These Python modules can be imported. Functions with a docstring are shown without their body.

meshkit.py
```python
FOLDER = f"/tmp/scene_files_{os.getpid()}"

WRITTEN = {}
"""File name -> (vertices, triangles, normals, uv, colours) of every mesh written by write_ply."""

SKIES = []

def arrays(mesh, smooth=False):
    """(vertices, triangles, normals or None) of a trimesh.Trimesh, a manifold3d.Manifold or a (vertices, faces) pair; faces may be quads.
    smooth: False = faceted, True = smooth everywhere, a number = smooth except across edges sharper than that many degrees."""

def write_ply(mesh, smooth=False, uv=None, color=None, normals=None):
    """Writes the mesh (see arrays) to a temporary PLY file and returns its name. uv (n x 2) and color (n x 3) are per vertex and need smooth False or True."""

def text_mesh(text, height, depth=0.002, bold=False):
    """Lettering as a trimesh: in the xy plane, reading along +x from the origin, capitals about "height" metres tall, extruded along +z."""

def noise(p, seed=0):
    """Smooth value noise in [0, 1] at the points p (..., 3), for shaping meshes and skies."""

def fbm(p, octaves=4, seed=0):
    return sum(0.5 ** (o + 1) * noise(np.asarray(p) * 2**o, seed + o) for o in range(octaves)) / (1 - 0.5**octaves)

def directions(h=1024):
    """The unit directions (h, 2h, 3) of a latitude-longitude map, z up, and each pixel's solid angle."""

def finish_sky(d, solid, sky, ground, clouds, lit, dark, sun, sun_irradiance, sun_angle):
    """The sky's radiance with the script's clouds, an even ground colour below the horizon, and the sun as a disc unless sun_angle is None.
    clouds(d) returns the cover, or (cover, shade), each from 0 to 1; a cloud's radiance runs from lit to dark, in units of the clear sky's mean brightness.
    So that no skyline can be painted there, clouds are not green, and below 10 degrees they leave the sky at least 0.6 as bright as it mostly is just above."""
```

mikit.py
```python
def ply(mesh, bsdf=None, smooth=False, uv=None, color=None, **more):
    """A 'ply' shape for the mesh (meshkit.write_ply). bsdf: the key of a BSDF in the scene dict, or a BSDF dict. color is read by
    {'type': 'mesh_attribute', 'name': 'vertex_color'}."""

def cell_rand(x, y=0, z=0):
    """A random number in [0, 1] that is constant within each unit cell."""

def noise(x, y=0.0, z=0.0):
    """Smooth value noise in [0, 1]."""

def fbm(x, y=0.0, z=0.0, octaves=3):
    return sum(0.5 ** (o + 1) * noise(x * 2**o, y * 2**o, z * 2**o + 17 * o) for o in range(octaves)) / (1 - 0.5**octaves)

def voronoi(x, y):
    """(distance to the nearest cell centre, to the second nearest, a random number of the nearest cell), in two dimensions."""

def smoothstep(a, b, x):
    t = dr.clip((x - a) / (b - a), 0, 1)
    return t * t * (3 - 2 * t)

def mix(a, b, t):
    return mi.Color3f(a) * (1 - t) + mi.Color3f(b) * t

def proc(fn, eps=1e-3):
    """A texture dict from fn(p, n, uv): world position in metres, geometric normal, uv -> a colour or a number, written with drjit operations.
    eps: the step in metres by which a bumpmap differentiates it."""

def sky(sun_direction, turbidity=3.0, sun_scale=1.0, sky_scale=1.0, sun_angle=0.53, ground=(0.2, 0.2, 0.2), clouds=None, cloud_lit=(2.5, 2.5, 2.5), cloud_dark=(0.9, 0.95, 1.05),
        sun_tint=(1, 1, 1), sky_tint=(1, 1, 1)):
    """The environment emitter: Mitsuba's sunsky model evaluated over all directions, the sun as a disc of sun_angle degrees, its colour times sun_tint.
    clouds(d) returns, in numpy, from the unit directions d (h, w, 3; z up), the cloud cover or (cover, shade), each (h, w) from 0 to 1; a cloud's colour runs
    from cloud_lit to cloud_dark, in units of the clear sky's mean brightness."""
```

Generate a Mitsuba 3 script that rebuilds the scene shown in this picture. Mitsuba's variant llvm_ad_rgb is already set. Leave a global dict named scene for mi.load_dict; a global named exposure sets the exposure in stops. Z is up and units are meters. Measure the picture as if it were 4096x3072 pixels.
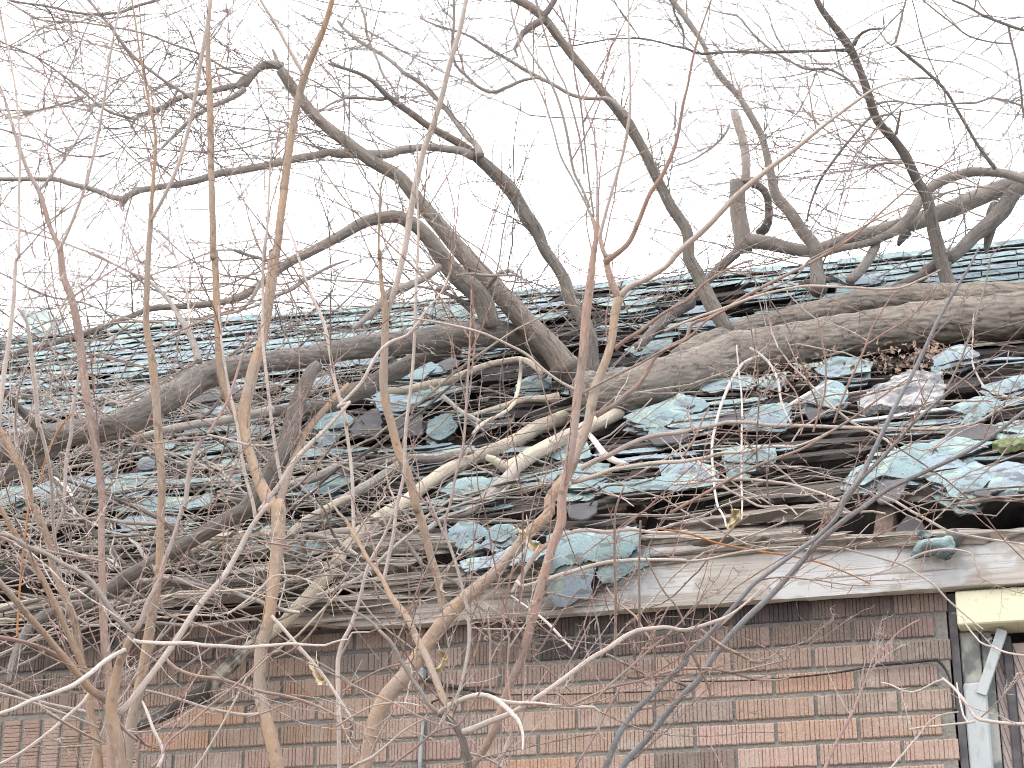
import math
import numpy as np
import trimesh
import drjit as dr
import mitsuba as mi
import mikit
import meshkit
from mikit import noise, fbm, voronoi, cell_rand, smoothstep, mix
from scipy.interpolate import PchipInterpolator
from scipy.spatial import Delaunay
from shapely.geometry import Polygon, Point, LineString
import shapely

T = mi.ScalarTransform4f
# ---------------------------------------------------------------- camera, sky, exposure
FOCAL, YAW, PITCH = 7800.0, math.radians(15.8), math.radians(20.8)      # focal length in photo pixels (4096 wide)
CAM = np.array([0.0, -5.2, 1.6])
HEAD = np.array([-math.sin(YAW), math.cos(YAW), 0])
RIGHT = np.array([math.cos(YAW), math.sin(YAW), 0])
FWD = HEAD * math.cos(PITCH) + np.array([0, 0, math.sin(PITCH)])
UP = np.cross(RIGHT, FWD)
scene, labels = {}, {}
scene['camera'] = {'type': 'perspective', 'fov': math.degrees(2 * math.atan(2048 / FOCAL)), 'fov_axis': 'x', 'near_clip': 0.05, 'far_clip': 2000.0,
                   'to_world': T().look_at(origin=CAM.tolist(), target=(CAM + FWD).tolist(), up=[0, 0, 1])}
scene['sky'] = mikit.sky([-0.35, -0.55, 0.75], turbidity=4, sun_scale=0.16, sun_angle=40, sky_scale=1.0, clouds=lambda d: 1.0,
                         cloud_lit=(2.46, 2.5, 2.62), ground=(0.26, 0.24, 0.22))
exposure = 3.3

# ---------------------------------------------------------------- helpers
rng = np.random.default_rng(7)


def numbered(name):
    if name not in scene and name not in labels:
        return name
    k = 1
    while f'{name}_{k:03d}' in scene or f'{name}_{k:03d}' in labels:
        k += 1
    return f'{name}_{k:03d}'


def thing(name, label, cat, group=None, kind=None):
    key = numbered(name)
    labels[key] = {'label': label, 'category': cat}
    if group:
        labels[key]['group'] = group
    if kind:
        labels[key]['kind'] = kind
    return key


def put(name, mesh, bsdf, parent=None, smooth=False, uv=None, label=None, kind=None):
    key = numbered(parent + '__' + name if parent else name)
    scene[key] = mikit.ply(mesh, bsdf, smooth=smooth, uv=uv)
    if label or kind:
        labels.setdefault(key, {})
        if label:
            labels[key]['label'] = label
        if kind:
            labels[key]['kind'] = kind
    return key


def put_as(key, mesh, bsdf, smooth=False, uv=None):
    scene[key] = mikit.ply(mesh, bsdf, smooth=smooth, uv=uv)
    return key


def tri(v, f):
    return trimesh.Trimesh(np.asarray(v, float), np.asarray(f, int), process=False)


def box_mesh(lo, hi, bevel=0.0):
    lo, hi = np.asarray(lo, float), np.asarray(hi, float)
    m = trimesh.creation.box(extents=hi - lo)
    m.apply_translation((lo + hi) / 2)
    if bevel > 0:
        import manifold3d as m3
        c, s = (lo + hi) / 2, (hi - lo) / 2
        pts = []
        for sx in (-1, 1):
            for sy in (-1, 1):
                for sz in (-1, 1):
                    for ax in range(3):
                        q = np.array([sx, sy, sz]) * (s - bevel)
                        q[ax] += bevel * (sx, sy, sz)[ax]
                        pts.append(c + q)
        h = m3.Manifold.hull_points(np.array(pts))
        mm = h.to_mesh()
        m = tri(mm.vert_properties[:, :3], mm.tri_verts)
    return m


# measuring from the photograph: every crop is (left, top, scale)
CROPS = {'O': (0, 0, 0.54), 'A1': (0, 0, 1.58), 'A2': (1350, 0, 1.58), 'A3': (2696, 0, 1.58), 'B1': (0, 1000, 1.58), 'B2': (1350, 1000, 1.58), 'B3': (2696, 1000, 1.58),
         'C1': (0, 2022, 1.58), 'C2': (1350, 2022, 1.58), 'C3': (2696, 2022, 1.58), 'Z1': (0, 1050, 2.765), 'Z2': (0, 1600, 2.765), 'Z3': (700, 1600, 2.765),
         'Z4': (3296, 1650, 2.765), 'Z5': (2600, 1500, 2.765), 'Z6': (1950, 1950, 2.765), 'Z7': (3296, 900, 2.765), 'X5': (2600, 2350, 2.2975), 'X1': (3300, 2350, 2.2975)}


def parse(s):
    out, crop = [], CROPS['O']
    for tok in s.split():
        if tok in CROPS:
            crop = CROPS[tok]
            continue
        q = [float(a) for a in tok.split(',')]
        out.append([crop[0] + q[0] / crop[2], crop[1] + q[1] / crop[2], q[2] / crop[2] if len(q) > 2 else np.nan])
    a = np.array(out)
    a = a[np.r_[True, np.hypot(*np.diff(a[:, :2], axis=0).T) > 0.5]]
    t = np.r_[0, np.cumsum(np.hypot(*np.diff(a[:, :2], axis=0).T))]
    ok = ~np.isnan(a[:, 2])
    if ok.any():
        a[:, 2] = np.interp(t, t[ok], a[ok, 2])
    return a, t


def ray(x, y):
    x, y = np.asarray(x, float), np.asarray(y, float)
    return FOCAL * FWD + (x - 2048)[..., None] * RIGHT - (y - 1536)[..., None] * UP


def at(x, y, Y):
    d = ray(x, y)
    return CAM + d * ((Y - CAM[1]) / d[..., 1])[..., None]


# the roof: a plane rising away from the eave
SLOPE = math.radians(35)
EAVE = np.array([0, -0.05, 3.09])
RN = np.array([0, -math.sin(SLOPE), math.cos(SLOPE)])
RS = np.array([0, math.cos(SLOPE), math.sin(SLOPE)])


def sag(x):
    return np.interp(x, [-6, -4.7, -3.2, -2.4, -1.5, -0.6, 0, 1.5], [4.3, 4.2, 3.95, 3.9, 3.80, 3.76, 3.77, 3.85])


def roof_xs(x, y, h=0.0):
    d = ray(x, y)
    t = ((EAVE + RN * 0 - CAM) @ RN + h) / (d @ RN)
    P = CAM + d * t[..., None]
    return P[..., 0], (P[..., 1] - EAVE[1] + h * math.sin(SLOPE)) / math.cos(SLOPE)


def roof_pt(x, s, h=0.0):
    x, s, h = np.broadcast_arrays(np.asarray(x, float), np.asarray(s, float), np.asarray(h, float))
    return EAVE + x[..., None] * np.array([1.0, 0, 0]) + s[..., None] * RS + h[..., None] * RN


def depth(P):
    return (P - CAM) @ FWD


# tubes -----------------------------------------------------------
def frames(P):
    t = np.gradient(P, axis=0)
    t /= np.linalg.norm(t, axis=1, keepdims=True) + 1e-12
    a = np.zeros_like(P)
    v = np.cross(t[0], [0.3, 0.5, 0.81])
    for i in range(len(P)):
        v = v - t[i] * (v @ t[i])
        v /= np.linalg.norm(v) + 1e-12
        a[i] = v
    return t, a, np.cross(t, a)


def tube(P, r, sides=10, rough=0.06, seed=0, bark=0.0):
    """(vertices, faces, uv) of a limb: an uneven closed tube; bark is the depth of its furrows in metres."""
    n = len(P)
    t, a, b = frames(P)
    L = np.r_[0, np.cumsum(np.linalg.norm(np.diff(P, axis=0), axis=1))]
    k = np.arange(sides + 1)
    th = 2 * np.pi * k / sides
    c, s = np.cos(th), np.sin(th)
    R = np.repeat(r[:, None], sides + 1, 1)
    q = np.stack([np.broadcast_to(c * 0.9, R.shape), np.broadcast_to(s * 0.9, R.shape), np.repeat((L / 0.07)[:, None], sides + 1, 1)], -1)
    R = R * (1 + rough * 2 * (meshkit.fbm(q, 2, seed) - 0.5))
    if bark > 0:
        circ = 2 * np.pi * np.mean(r)
        q2 = np.stack([np.broadcast_to(c, R.shape) * circ / 0.055, np.broadcast_to(s, R.shape) * circ / 0.055, np.repeat((L / 0.10)[:, None], sides + 1, 1)], -1)
        w = meshkit.fbm(q2 * np.array([0.6, 0.6, 1.0]), 2, seed + 5)
        ridge = np.abs(2 * meshkit.noise(q2 + w[..., None] * 1.3, seed + 9) - 1)
        ridge2 = np.abs(2 * meshkit.noise(q2 * np.array([2.1, 2.1, 1.7]), seed + 19) - 1)
        R = R - bark * np.exp(-(ridge / 0.13) ** 2) - 0.6 * bark * np.exp(-(ridge2 / 0.2) ** 2)
    v = P[:, None] + R[..., None] * (c[None, :, None] * a[:, None] + s[None, :, None] * b[:, None])
    i, j = np.meshgrid(np.arange(n - 1), np.arange(sides), indexing='ij')
    w = sides + 1
    f = np.stack([i * w + j, i * w + j + 1, (i + 1) * w + j + 1, (i + 1) * w + j], -1).reshape(-1, 4)
    f = np.vstack([f[:, [0, 1, 2]], f[:, [0, 2, 3]]])
    uv = np.stack([np.broadcast_to(th / (2 * np.pi), R.shape), np.repeat(L[:, None], w, 1)], -1).reshape(-1, 2)
    v = v.reshape(-1, 3)
    m = len(v)
    caps, cuv = [P[0] - t[0] * r[0] * 0.25, P[-1] + t[-1] * r[-1] * 0.25], [[0.5, 0], [0.5, L[-1]]]
    f0 = [[m, q_ + 1, q_] for q_ in range(sides)]
    e = (n - 1) * w
    f1 = [[m + 1, e + q_, e + q_ + 1] for q_ in range(sides)]
    return np.vstack([v, caps]), np.vstack([f, f0, f1]), np.vstack([uv, cuv])


def batch_tubes(P, r, sides=3):
    """One mesh of many thin tubes, P (N, m, 3), r (N, m)."""
    N, m, _ = P.shape
    t = np.gradient(P, axis=1)
    t /= np.linalg.norm(t, axis=2, keepdims=True) + 1e-12
    a = np.cross(t, np.where(np.abs(t[..., 1:2]) < 0.9, [0, 1.0, 0], [1.0, 0, 0]))
    a /= np.linalg.norm(a, axis=2, keepdims=True) + 1e-12
    b = np.cross(t, a)
    th = np.arange(sides) * 2 * np.pi / sides
    v = P[:, :, None] + r[..., None, None] * (np.cos(th)[:, None] * a[:, :, None] + np.sin(th)[:, None] * b[:, :, None])
    i, j = np.meshgrid(np.arange(m - 1), np.arange(sides), indexing='ij')
    f = np.stack([i * sides + j, i * sides + (j + 1) % sides, (i + 1) * sides + (j + 1) % sides, (i + 1) * sides + j], -1).reshape(-1, 4)
    f = np.vstack([f[:, [0, 1, 2]], f[:, [0, 2, 3]]])
    F = (f[None] + (np.arange(N) * m * sides)[:, None, None]).reshape(-1, 3)
    return v.reshape(-1, 3), F


def join(ms):
    vs, fs, o = [], [], 0
    for v, f in ms:
        vs.append(v)
        fs.append(f + o)
        o += len(v)
    return np.vstack(vs), np.vstack(fs)


def unit(v):
    return v / (np.linalg.norm(v, axis=-1, keepdims=True) + 1e-12)


def grow(S, D, L, m=9, wob=0.22, up=0.05, R=rng, kink=0.0):
    """Twig centre lines (N, m, 3) from starts S, directions D and lengths L."""
    N = len(S)
    P = np.zeros((N, m, 3))
    P[:, 0] = S
    d = unit(D)
    for k in range(1, m):
        w = R.normal(size=(N, 3)) * wob
        if kink:
            w += R.normal(size=(N, 3)) * kink * (R.random((N, 1)) < 0.3)
        d = unit(d + w + np.array([0, 0, up]))
        P[:, k] = P[:, k - 1] + d * (L / (m - 1))[:, None]
    return P


def twigs_on(lines, dens, lmin, lmax, rad, R, along=0.8, side=0.8, up=0.25, flat=0.5, sub=2, spur=True, wob=0.2):
    """Side twigs, their own side twigs and short spurs, spread over limbs given as (P, r). Returns (vertices, faces)."""
    S, D, L, Rr = [], [], [], []
    for P, r in lines:
        seg = np.linalg.norm(np.diff(P, axis=0), axis=1)
        n = R.poisson(max(0.01, seg.sum() * dens))
        for _ in range(n):
            k = int(R.integers(int(len(P) * 0.1), len(P)))
            k = min(max(k, 1), len(P) - 1)
            t = unit(P[k] - P[k - 1])
            v = unit(R.normal(size=3) * np.array([1, flat, 1]))
            d = unit(t * along + v * side + np.array([0, 0, up]))
            S.append(P[k]), D.append(d)
            L.append(R.uniform(lmin, lmax) * R.uniform(0.6, 1.2))
            Rr.append(min(rad * R.uniform(0.7, 1.4), r[k] * 0.7 + 0.0004))
    if not S:
        return None
    S, D, L, Rr = map(np.array, (S, D, L, Rr))
    P1 = grow(S, D, L, 11, wob, 0.03, R)
    f1 = np.linspace(1, 0.45, 11)
    out = [batch_tubes(P1, Rr[:, None] * f1, 4)]
    lev = P1, Rr
    if sub:
        n = int(len(S) * sub)
        i = R.integers(0, len(S), n)
        k = R.integers(3, 10, n)
        t = unit(P1[i, k] - P1[i, k - 1])
        v = unit(R.normal(size=(n, 3)) * np.array([1, flat, 1]))
        P2 = grow(P1[i, k], t * 0.8 + v * 0.9, L[i] * R.uniform(0.2, 0.6, n), 7, wob * 1.2, 0.03, R)
        r2 = Rr[i] * 0.62
        out.append(batch_tubes(P2, r2[:, None] * np.linspace(1, 0.5, 7), 3))
        if spur:
            out.append(spurs(P2, r2, 3, R))
    if spur:
        out.append(spurs(P1, Rr, 6, R))
    return join(out)


def spurs(P, r, per, R):
    """Short buds and thorny spurs."""
    N, m, _ = P.shape
    n = N * per
    i = R.integers(0, N, n)
    k = R.integers(1, m, n)
    t = unit(P[i, k] - P[i, k - 1])
    v = unit(R.normal(size=(n, 3)) * np.array([1, 0.6, 1]))
    d = unit(t * 0.5 + v)
    u = R.random((n, 1))
    S = P[i, k] * (1 - u) + P[i, k - 1] * u
    L = R.uniform(0.006, 0.028, n)
    Q = np.stack([S, S + d * L[:, None] * 0.5, S + unit(d + 0.3 * R.normal(size=(n, 3))) * L[:, None]], 1)
    rr = r[i] * 0.75
    return batch_tubes(Q, np.stack([rr, rr * 0.8, rr * 0.4], 1), 3)


def centre(trace, Y0, Y1, step=0.02, wob=0.006, seed=0, ground=False, lift=None):
    """The centre line (P, r) of a limb traced in the photograph, at distances Y0 to Y1 behind the wall's face (or lying on the roof at height lift)."""
    a, t = parse(trace)
    u = t / t[-1]
    n = max(6, int(t[-1] / 1500.0 * (1.1 / step)))
    q = np.linspace(0, 1, n)
    px, py, w = (PchipInterpolator(u, a[:, k])(q) for k in range(3))
    if lift is not None:
        h = lift[0] + (lift[1] - lift[0]) * q
        x, s = roof_xs(px, py, h)
        P = roof_pt(x, s, h)
    else:
        if isinstance(Y0, (list, tuple)):
            Y = PchipInterpolator(np.linspace(0, 1, len(Y0)), Y0)(q)
        else:
            Y = Y0 + (Y1 - Y0) * q
        P = at(px, py, Y)
    r = w / 2 * depth(P) / FOCAL
    L = np.r_[0, np.cumsum(np.linalg.norm(np.diff(P, axis=0), axis=1))]
    for k in range(3):
        g = np.stack([L / 0.11, np.full(n, k * 7.3 + seed * 3.1), np.full(n, seed * 1.7)], -1)
        P[:, k] += wob * (meshkit.fbm(g, 2, 3) - 0.5)
    if ground:
        end = -1 if py[-1] > py[0] else 0
        B = P[end].copy()
        d = unit(P[end] - P[end - 3 if end == -1 else 3])
        pts, z = [], B[2]
        m = 24
        for k in range(1, m + 1):
            f = k / m
            pts.append([B[0] + d[0] * 0.5 * (f - f * f / 2), B[1] + d[1] * 0.5 * (f - f * f / 2) + 0.01 * math.sin(5 * f), z * (1 - f) - 0.04 * f])
        pts = np.array(pts)
        rr = r[end] * np.linspace(1.0, 1.25, m)
        if end == -1:
            P, r = np.vstack([P, pts]), np.r_[r, rr]
        else:
            P, r = np.vstack([pts[::-1], P]), np.r_[rr[::-1], r]
    return P, r


count = 0


def limb(parent, part, bsdf, trace, Y0=0.0, Y1=None, sides=10, ground=False, lift=None, bark=0.0, step=0.02, rough=0.07, wob=0.006, label=None, thin=1.0):
    global count
    count += 1
    P, r = centre(trace, Y0, Y0 if Y1 is None else Y1, step, wob, count, ground, lift)
    r = r * thin
    v, f, uv = tube(P, r, sides, rough, count, bark)
    put(part, (v, f), bsdf, parent, smooth=True, uv=uv, label=label)
    return P, r


# ---------------------------------------------------------------- materials
def two(b):
    return {'type': 'twosided', 'bsdf': b}


def mat(name, fn, rough=0.85, bump=None, scale=0.002, eps=8e-4, spec=0.25):
    b = {'type': 'principled', 'base_color': mikit.proc(fn), 'roughness': rough, 'specular': spec}
    if bump is not None:
        b = {'type': 'bumpmap', 'arbitrary': mikit.proc(bump, eps), 'scale': scale, 'bsdf': b}
    scene[name] = two(b)
    return name


def bark_mat(name, c0, c1, c2, k=1.0, bump=0.0016, crack=None, blotch=None, bf=6.0):
    def col(p, n, uv):
        a = fbm(p.x * 9, p.y * 9, p.z * 9, 3)
        b = noise(uv.x * 26, uv.y * 26 * k, 3.0)
        d = noise(p.x * 130, p.y * 130, p.z * 130)
        c = mix(c0, c1, smoothstep(0.3, 0.7, a))
        c = mix(c, c2, smoothstep(0.62, 0.9, b) * 0.5 + smoothstep(0.66, 0.9, d) * 0.35)
        if blotch:
            g_ = smoothstep(0.50, 0.66, fbm(p.x * bf, p.y * bf, p.z * bf * 0.75, 4))
            c = mix(c, blotch, g_ * 0.75)
            lc = smoothstep(0.72, 0.80, noise(uv.x * 9, uv.y * 60, 4.0)) * smoothstep(0.4, 0.7, noise(p.x * 60, p.y * 60, p.z * 60))
            c = mix(c, (0.13, 0.095, 0.08), lc * 0.6)
        if crack:
            w = fbm(uv.x * 9, uv.y * 16, 5.0, 2)
            e = dr.abs(2 * noise(uv.x * 17 + 1.8 * w, uv.y * 9 + 2.2 * w, 2.0) - 1)
            e2 = dr.abs(2 * noise(uv.x * 34 + 1.5 * w, uv.y * 21 + 2 * w, 7.0) - 1)
            k_ = smoothstep(0.15, 0.01, e) * 0.6 + smoothstep(0.13, 0.01, e2) * 0.42
            c = mix(c, crack, dr.minimum(k_, 0.9))
        return c

    def bmp(p, n, uv):
        return fbm(uv.x * 24, uv.y * 34 * k, 1.0, 3)
    return mat(name, col, 0.9, bmp, bump)


bark_mat('bark_old', (0.205, 0.184, 0.162), (0.168, 0.152, 0.138), (0.26, 0.237, 0.213), 1.0, 0.004, (0.065, 0.056, 0.052))
bark_mat('bark_dark', (0.158, 0.143, 0.133), (0.118, 0.108, 0.102), (0.22, 0.204, 0.190), 1.0, 0.003, (0.06, 0.054, 0.051))
bark_mat('bark_mid', (0.265, 0.240, 0.222), (0.205, 0.186, 0.174), (0.34, 0.318, 0.30))  # grey bark, lightened to paint in bloom on limbs against the sky
bark_mat('bark_tan', (0.305, 0.217, 0.157), (0.235, 0.182, 0.145), (0.37, 0.30, 0.24), 3.0, 0.0014, None, (0.275, 0.235, 0.205))
bark_mat('bark_pink', (0.31, 0.212, 0.178), (0.235, 0.178, 0.158), (0.38, 0.305, 0.275), 3.0, 0.0014, None, (0.27, 0.235, 0.225))
bark_mat('bark_red', (0.285, 0.195, 0.172), (0.235, 0.170, 0.155), (0.36, 0.285, 0.26), 3.0, 0.0008)
bark_mat('bark_light', (0.42, 0.366, 0.338), (0.33, 0.288, 0.266), (0.50, 0.46, 0.435), 3.0, 0.0008)
bark_mat('bark_white', (0.47, 0.43, 0.405), (0.38, 0.345, 0.32), (0.54, 0.51, 0.485), 3.0, 0.0008)
bark_mat('bark_slate', (0.195, 0.202, 0.218), (0.150, 0.146, 0.155), (0.28, 0.29, 0.30), 3.0, 0.0008)
bark_mat('bark_orange', (0.36, 0.17, 0.075), (0.30, 0.16, 0.09), (0.42, 0.25, 0.14), 3.0, 0.0008)
bark_mat('wood_pale', (0.43, 0.38, 0.305), (0.32, 0.28, 0.235), (0.52, 0.475, 0.40), 0.35, 0.0012)
bark_mat('wood_grey', (0.335, 0.312, 0.292), (0.20, 0.185, 0.176), (0.45, 0.425, 0.40), 0.35, 0.0014)
bark_mat('wood_dark', (0.030, 0.028, 0.028), (0.07, 0.065, 0.062), (0.30, 0.28, 0.25), 0.35, 0.003, None, (0.40, 0.37, 0.32), 15.0)


def flat_col(name, c0, c1, f=20.0, rough=0.85, bump=0.0, spec=0.25):
    def col(p, n, uv):
        return mix(c0, c1, smoothstep(0.3, 0.7, fbm(p.x * f, p.y * f, p.z * f, 3)))
    return mat(name, col, rough, (lambda p, n, uv: fbm(p.x * f * 4, p.y * f * 4, p.z * f * 4, 3)) if bump else None, bump, spec=spec)


def brick_col(p, n, uv):                     # uv.x: sooty stain plus painted eave shade; uv.y: its own random number
    h = uv.y * 61.0
    r1, r2 = cell_rand(uv.y * 1000, 1), cell_rand(uv.y * 1000, 2)
    c = mix((0.325, 0.246, 0.202), (0.335, 0.248, 0.222), r1)
    c = mix(c, (0.33, 0.215, 0.155), smoothstep(0.88, 0.99, r2) * 0.75)
    c = mix(c, (0.235, 0.205, 0.19), smoothstep(0.3, 0.0, r2) * 0.9)
    c = c * (0.86 + 0.26 * cell_rand(uv.y * 1000, 9))
    a = fbm(p.x * 16 + h, p.z * 16, h, 3)
    c = mix(c, (0.36, 0.31, 0.275), smoothstep(0.52, 0.72, a) * 0.55)
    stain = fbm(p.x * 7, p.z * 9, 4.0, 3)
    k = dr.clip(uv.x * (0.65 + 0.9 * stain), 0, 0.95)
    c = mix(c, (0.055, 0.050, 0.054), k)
    g = noise(p.x * 420, p.z * 420, 2.0)
    return c * (0.82 + 0.36 * g)


mat('brick', brick_col, 0.93, lambda p, n, uv: fbm(p.x * 230, p.z * 150, p.y * 150, 3), 0.0016)


def mortar_col(p, n, uv):
    a = fbm(p.x * 14, p.z * 14, 1.0, 3)
    g = noise(p.x * 330, p.z * 330, 7.0)
    c = mix((0.17, 0.168, 0.158), (0.225, 0.222, 0.21), a)
    st = smoothstep(2.72, 2.93, p.z) * smoothstep(0.3, 0.7, fbm(p.x * 5, p.z * 6, 4.0, 2) + 0.15)  # darker towards the eave: staining with eave shade painted in
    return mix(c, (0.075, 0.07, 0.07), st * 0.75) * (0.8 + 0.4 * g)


mat('mortar', mortar_col, 0.95, lambda p, n, uv: fbm(p.x * 160, p.z * 160, p.y * 160, 3), 0.004)


def shingle_col(p, n, uv):                   # uv.x: 1 on the granule face, 0 on torn edges and backs; uv.y: random number of the piece
    g = noise(p.x * 420, p.y * 420, p.z * 420)
    g2 = noise(p.x * 900, p.y * 900, p.z * 900)
    a = fbm(p.x * 11, p.y * 11, p.z * 11, 3)
    r1 = cell_rand(uv.y * 1000, 3)
    c = mix((0.145, 0.212, 0.232), (0.215, 0.285, 0.303), a)
    c = mix(c, (0.200, 0.245, 0.300), smoothstep(0.45, 0.9, r1) * 0.8)
    lich = smoothstep(0.56, 0.66, fbm(p.x * 19 + 5, p.y * 19, p.z * 19, 3))
    c = mix(c, (0.27, 0.35, 0.315), lich * 0.7)
    worn = smoothstep(0.585, 0.62, fbm(p.x * 30 + 9, p.y * 30, p.z * 40, 4))
    c = mix(c, (0.075, 0.078, 0.086), worn * 0.6)
    c = c * (0.60 + 0.5 * g + 0.3 * g2)
    e = mix((0.032, 0.032, 0.036), (0.075, 0.072, 0.074), a)
    return dr.lerp(e, c, dr.clip(uv.x, 0, 1))


mat('shingle', shingle_col, 0.93, lambda p, n, uv: fbm(p.x * 300, p.y * 300, p.z * 300, 2), 0.0022)


def slate_col(p, n, uv):
    a = fbm(p.x * 15, p.y * 15, p.z * 15, 3)
    g = noise(p.x * 500, p.y * 500, p.z * 500)
    return mix((0.060, 0.061, 0.070), (0.10, 0.098, 0.102), a) * (0.8 + 0.4 * g)


mat('shingle_back', slate_col, 0.9)


def board_col(p, n, uv):                     # uv.x: along the grain in metres; uv.y: random number of the board
    r1, r2 = cell_rand(uv.y * 1000, 5), cell_rand(uv.y * 1000, 6)
    gr = fbm(p.x * 5 + uv.y * 50, (p.z + p.y) * 190, uv.y * 30, 3)
    gr2 = noise(p.x * 2.2 + uv.y * 20, p.z * 420, 2.0)
    dark, grey = mi.Color3f(0.012, 0.012, 0.016), mix((0.060, 0.053, 0.050), (0.125, 0.113, 0.103), r1)
    c = mix(dark, (0.042, 0.035, 0.033), gr)
    c = dr.lerp(c, grey, smoothstep(0.48, 0.75, gr * 0.7 + r2 * 0.42 - uv.x * 0.28))
    c = mix(c, (0.24, 0.22, 0.20), smoothstep(0.66, 0.85, gr2) * smoothstep(0.45, 0.9, r1) * 0.7 * (1 - 0.8 * uv.x))
    return c


mat('board', board_col, 0.92, lambda p, n, uv: fbm(p.x * 7, (p.z + p.y) * 230, 1.0, 3), 0.005)


def grey_board_col(p, n, uv):
    gr = fbm(p.x * 4 + uv.y * 50, (p.z + p.y * 0.7) * 170, uv.y * 30, 3)
    gr2 = noise(p.x * 3, p.z * 350, 2.0)
    c = mix((0.10, 0.088, 0.077), (0.315, 0.288, 0.26), smoothstep(0.3, 0.68, gr))
    c = mix(c, (0.045, 0.039, 0.036), smoothstep(0.62, 0.8, gr2) * 0.8)
    return c


mat('grey_board', grey_board_col, 0.92, lambda p, n, uv: fbm(p.x * 7, (p.z + p.y) * 210, 1.0, 3), 0.006)


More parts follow.
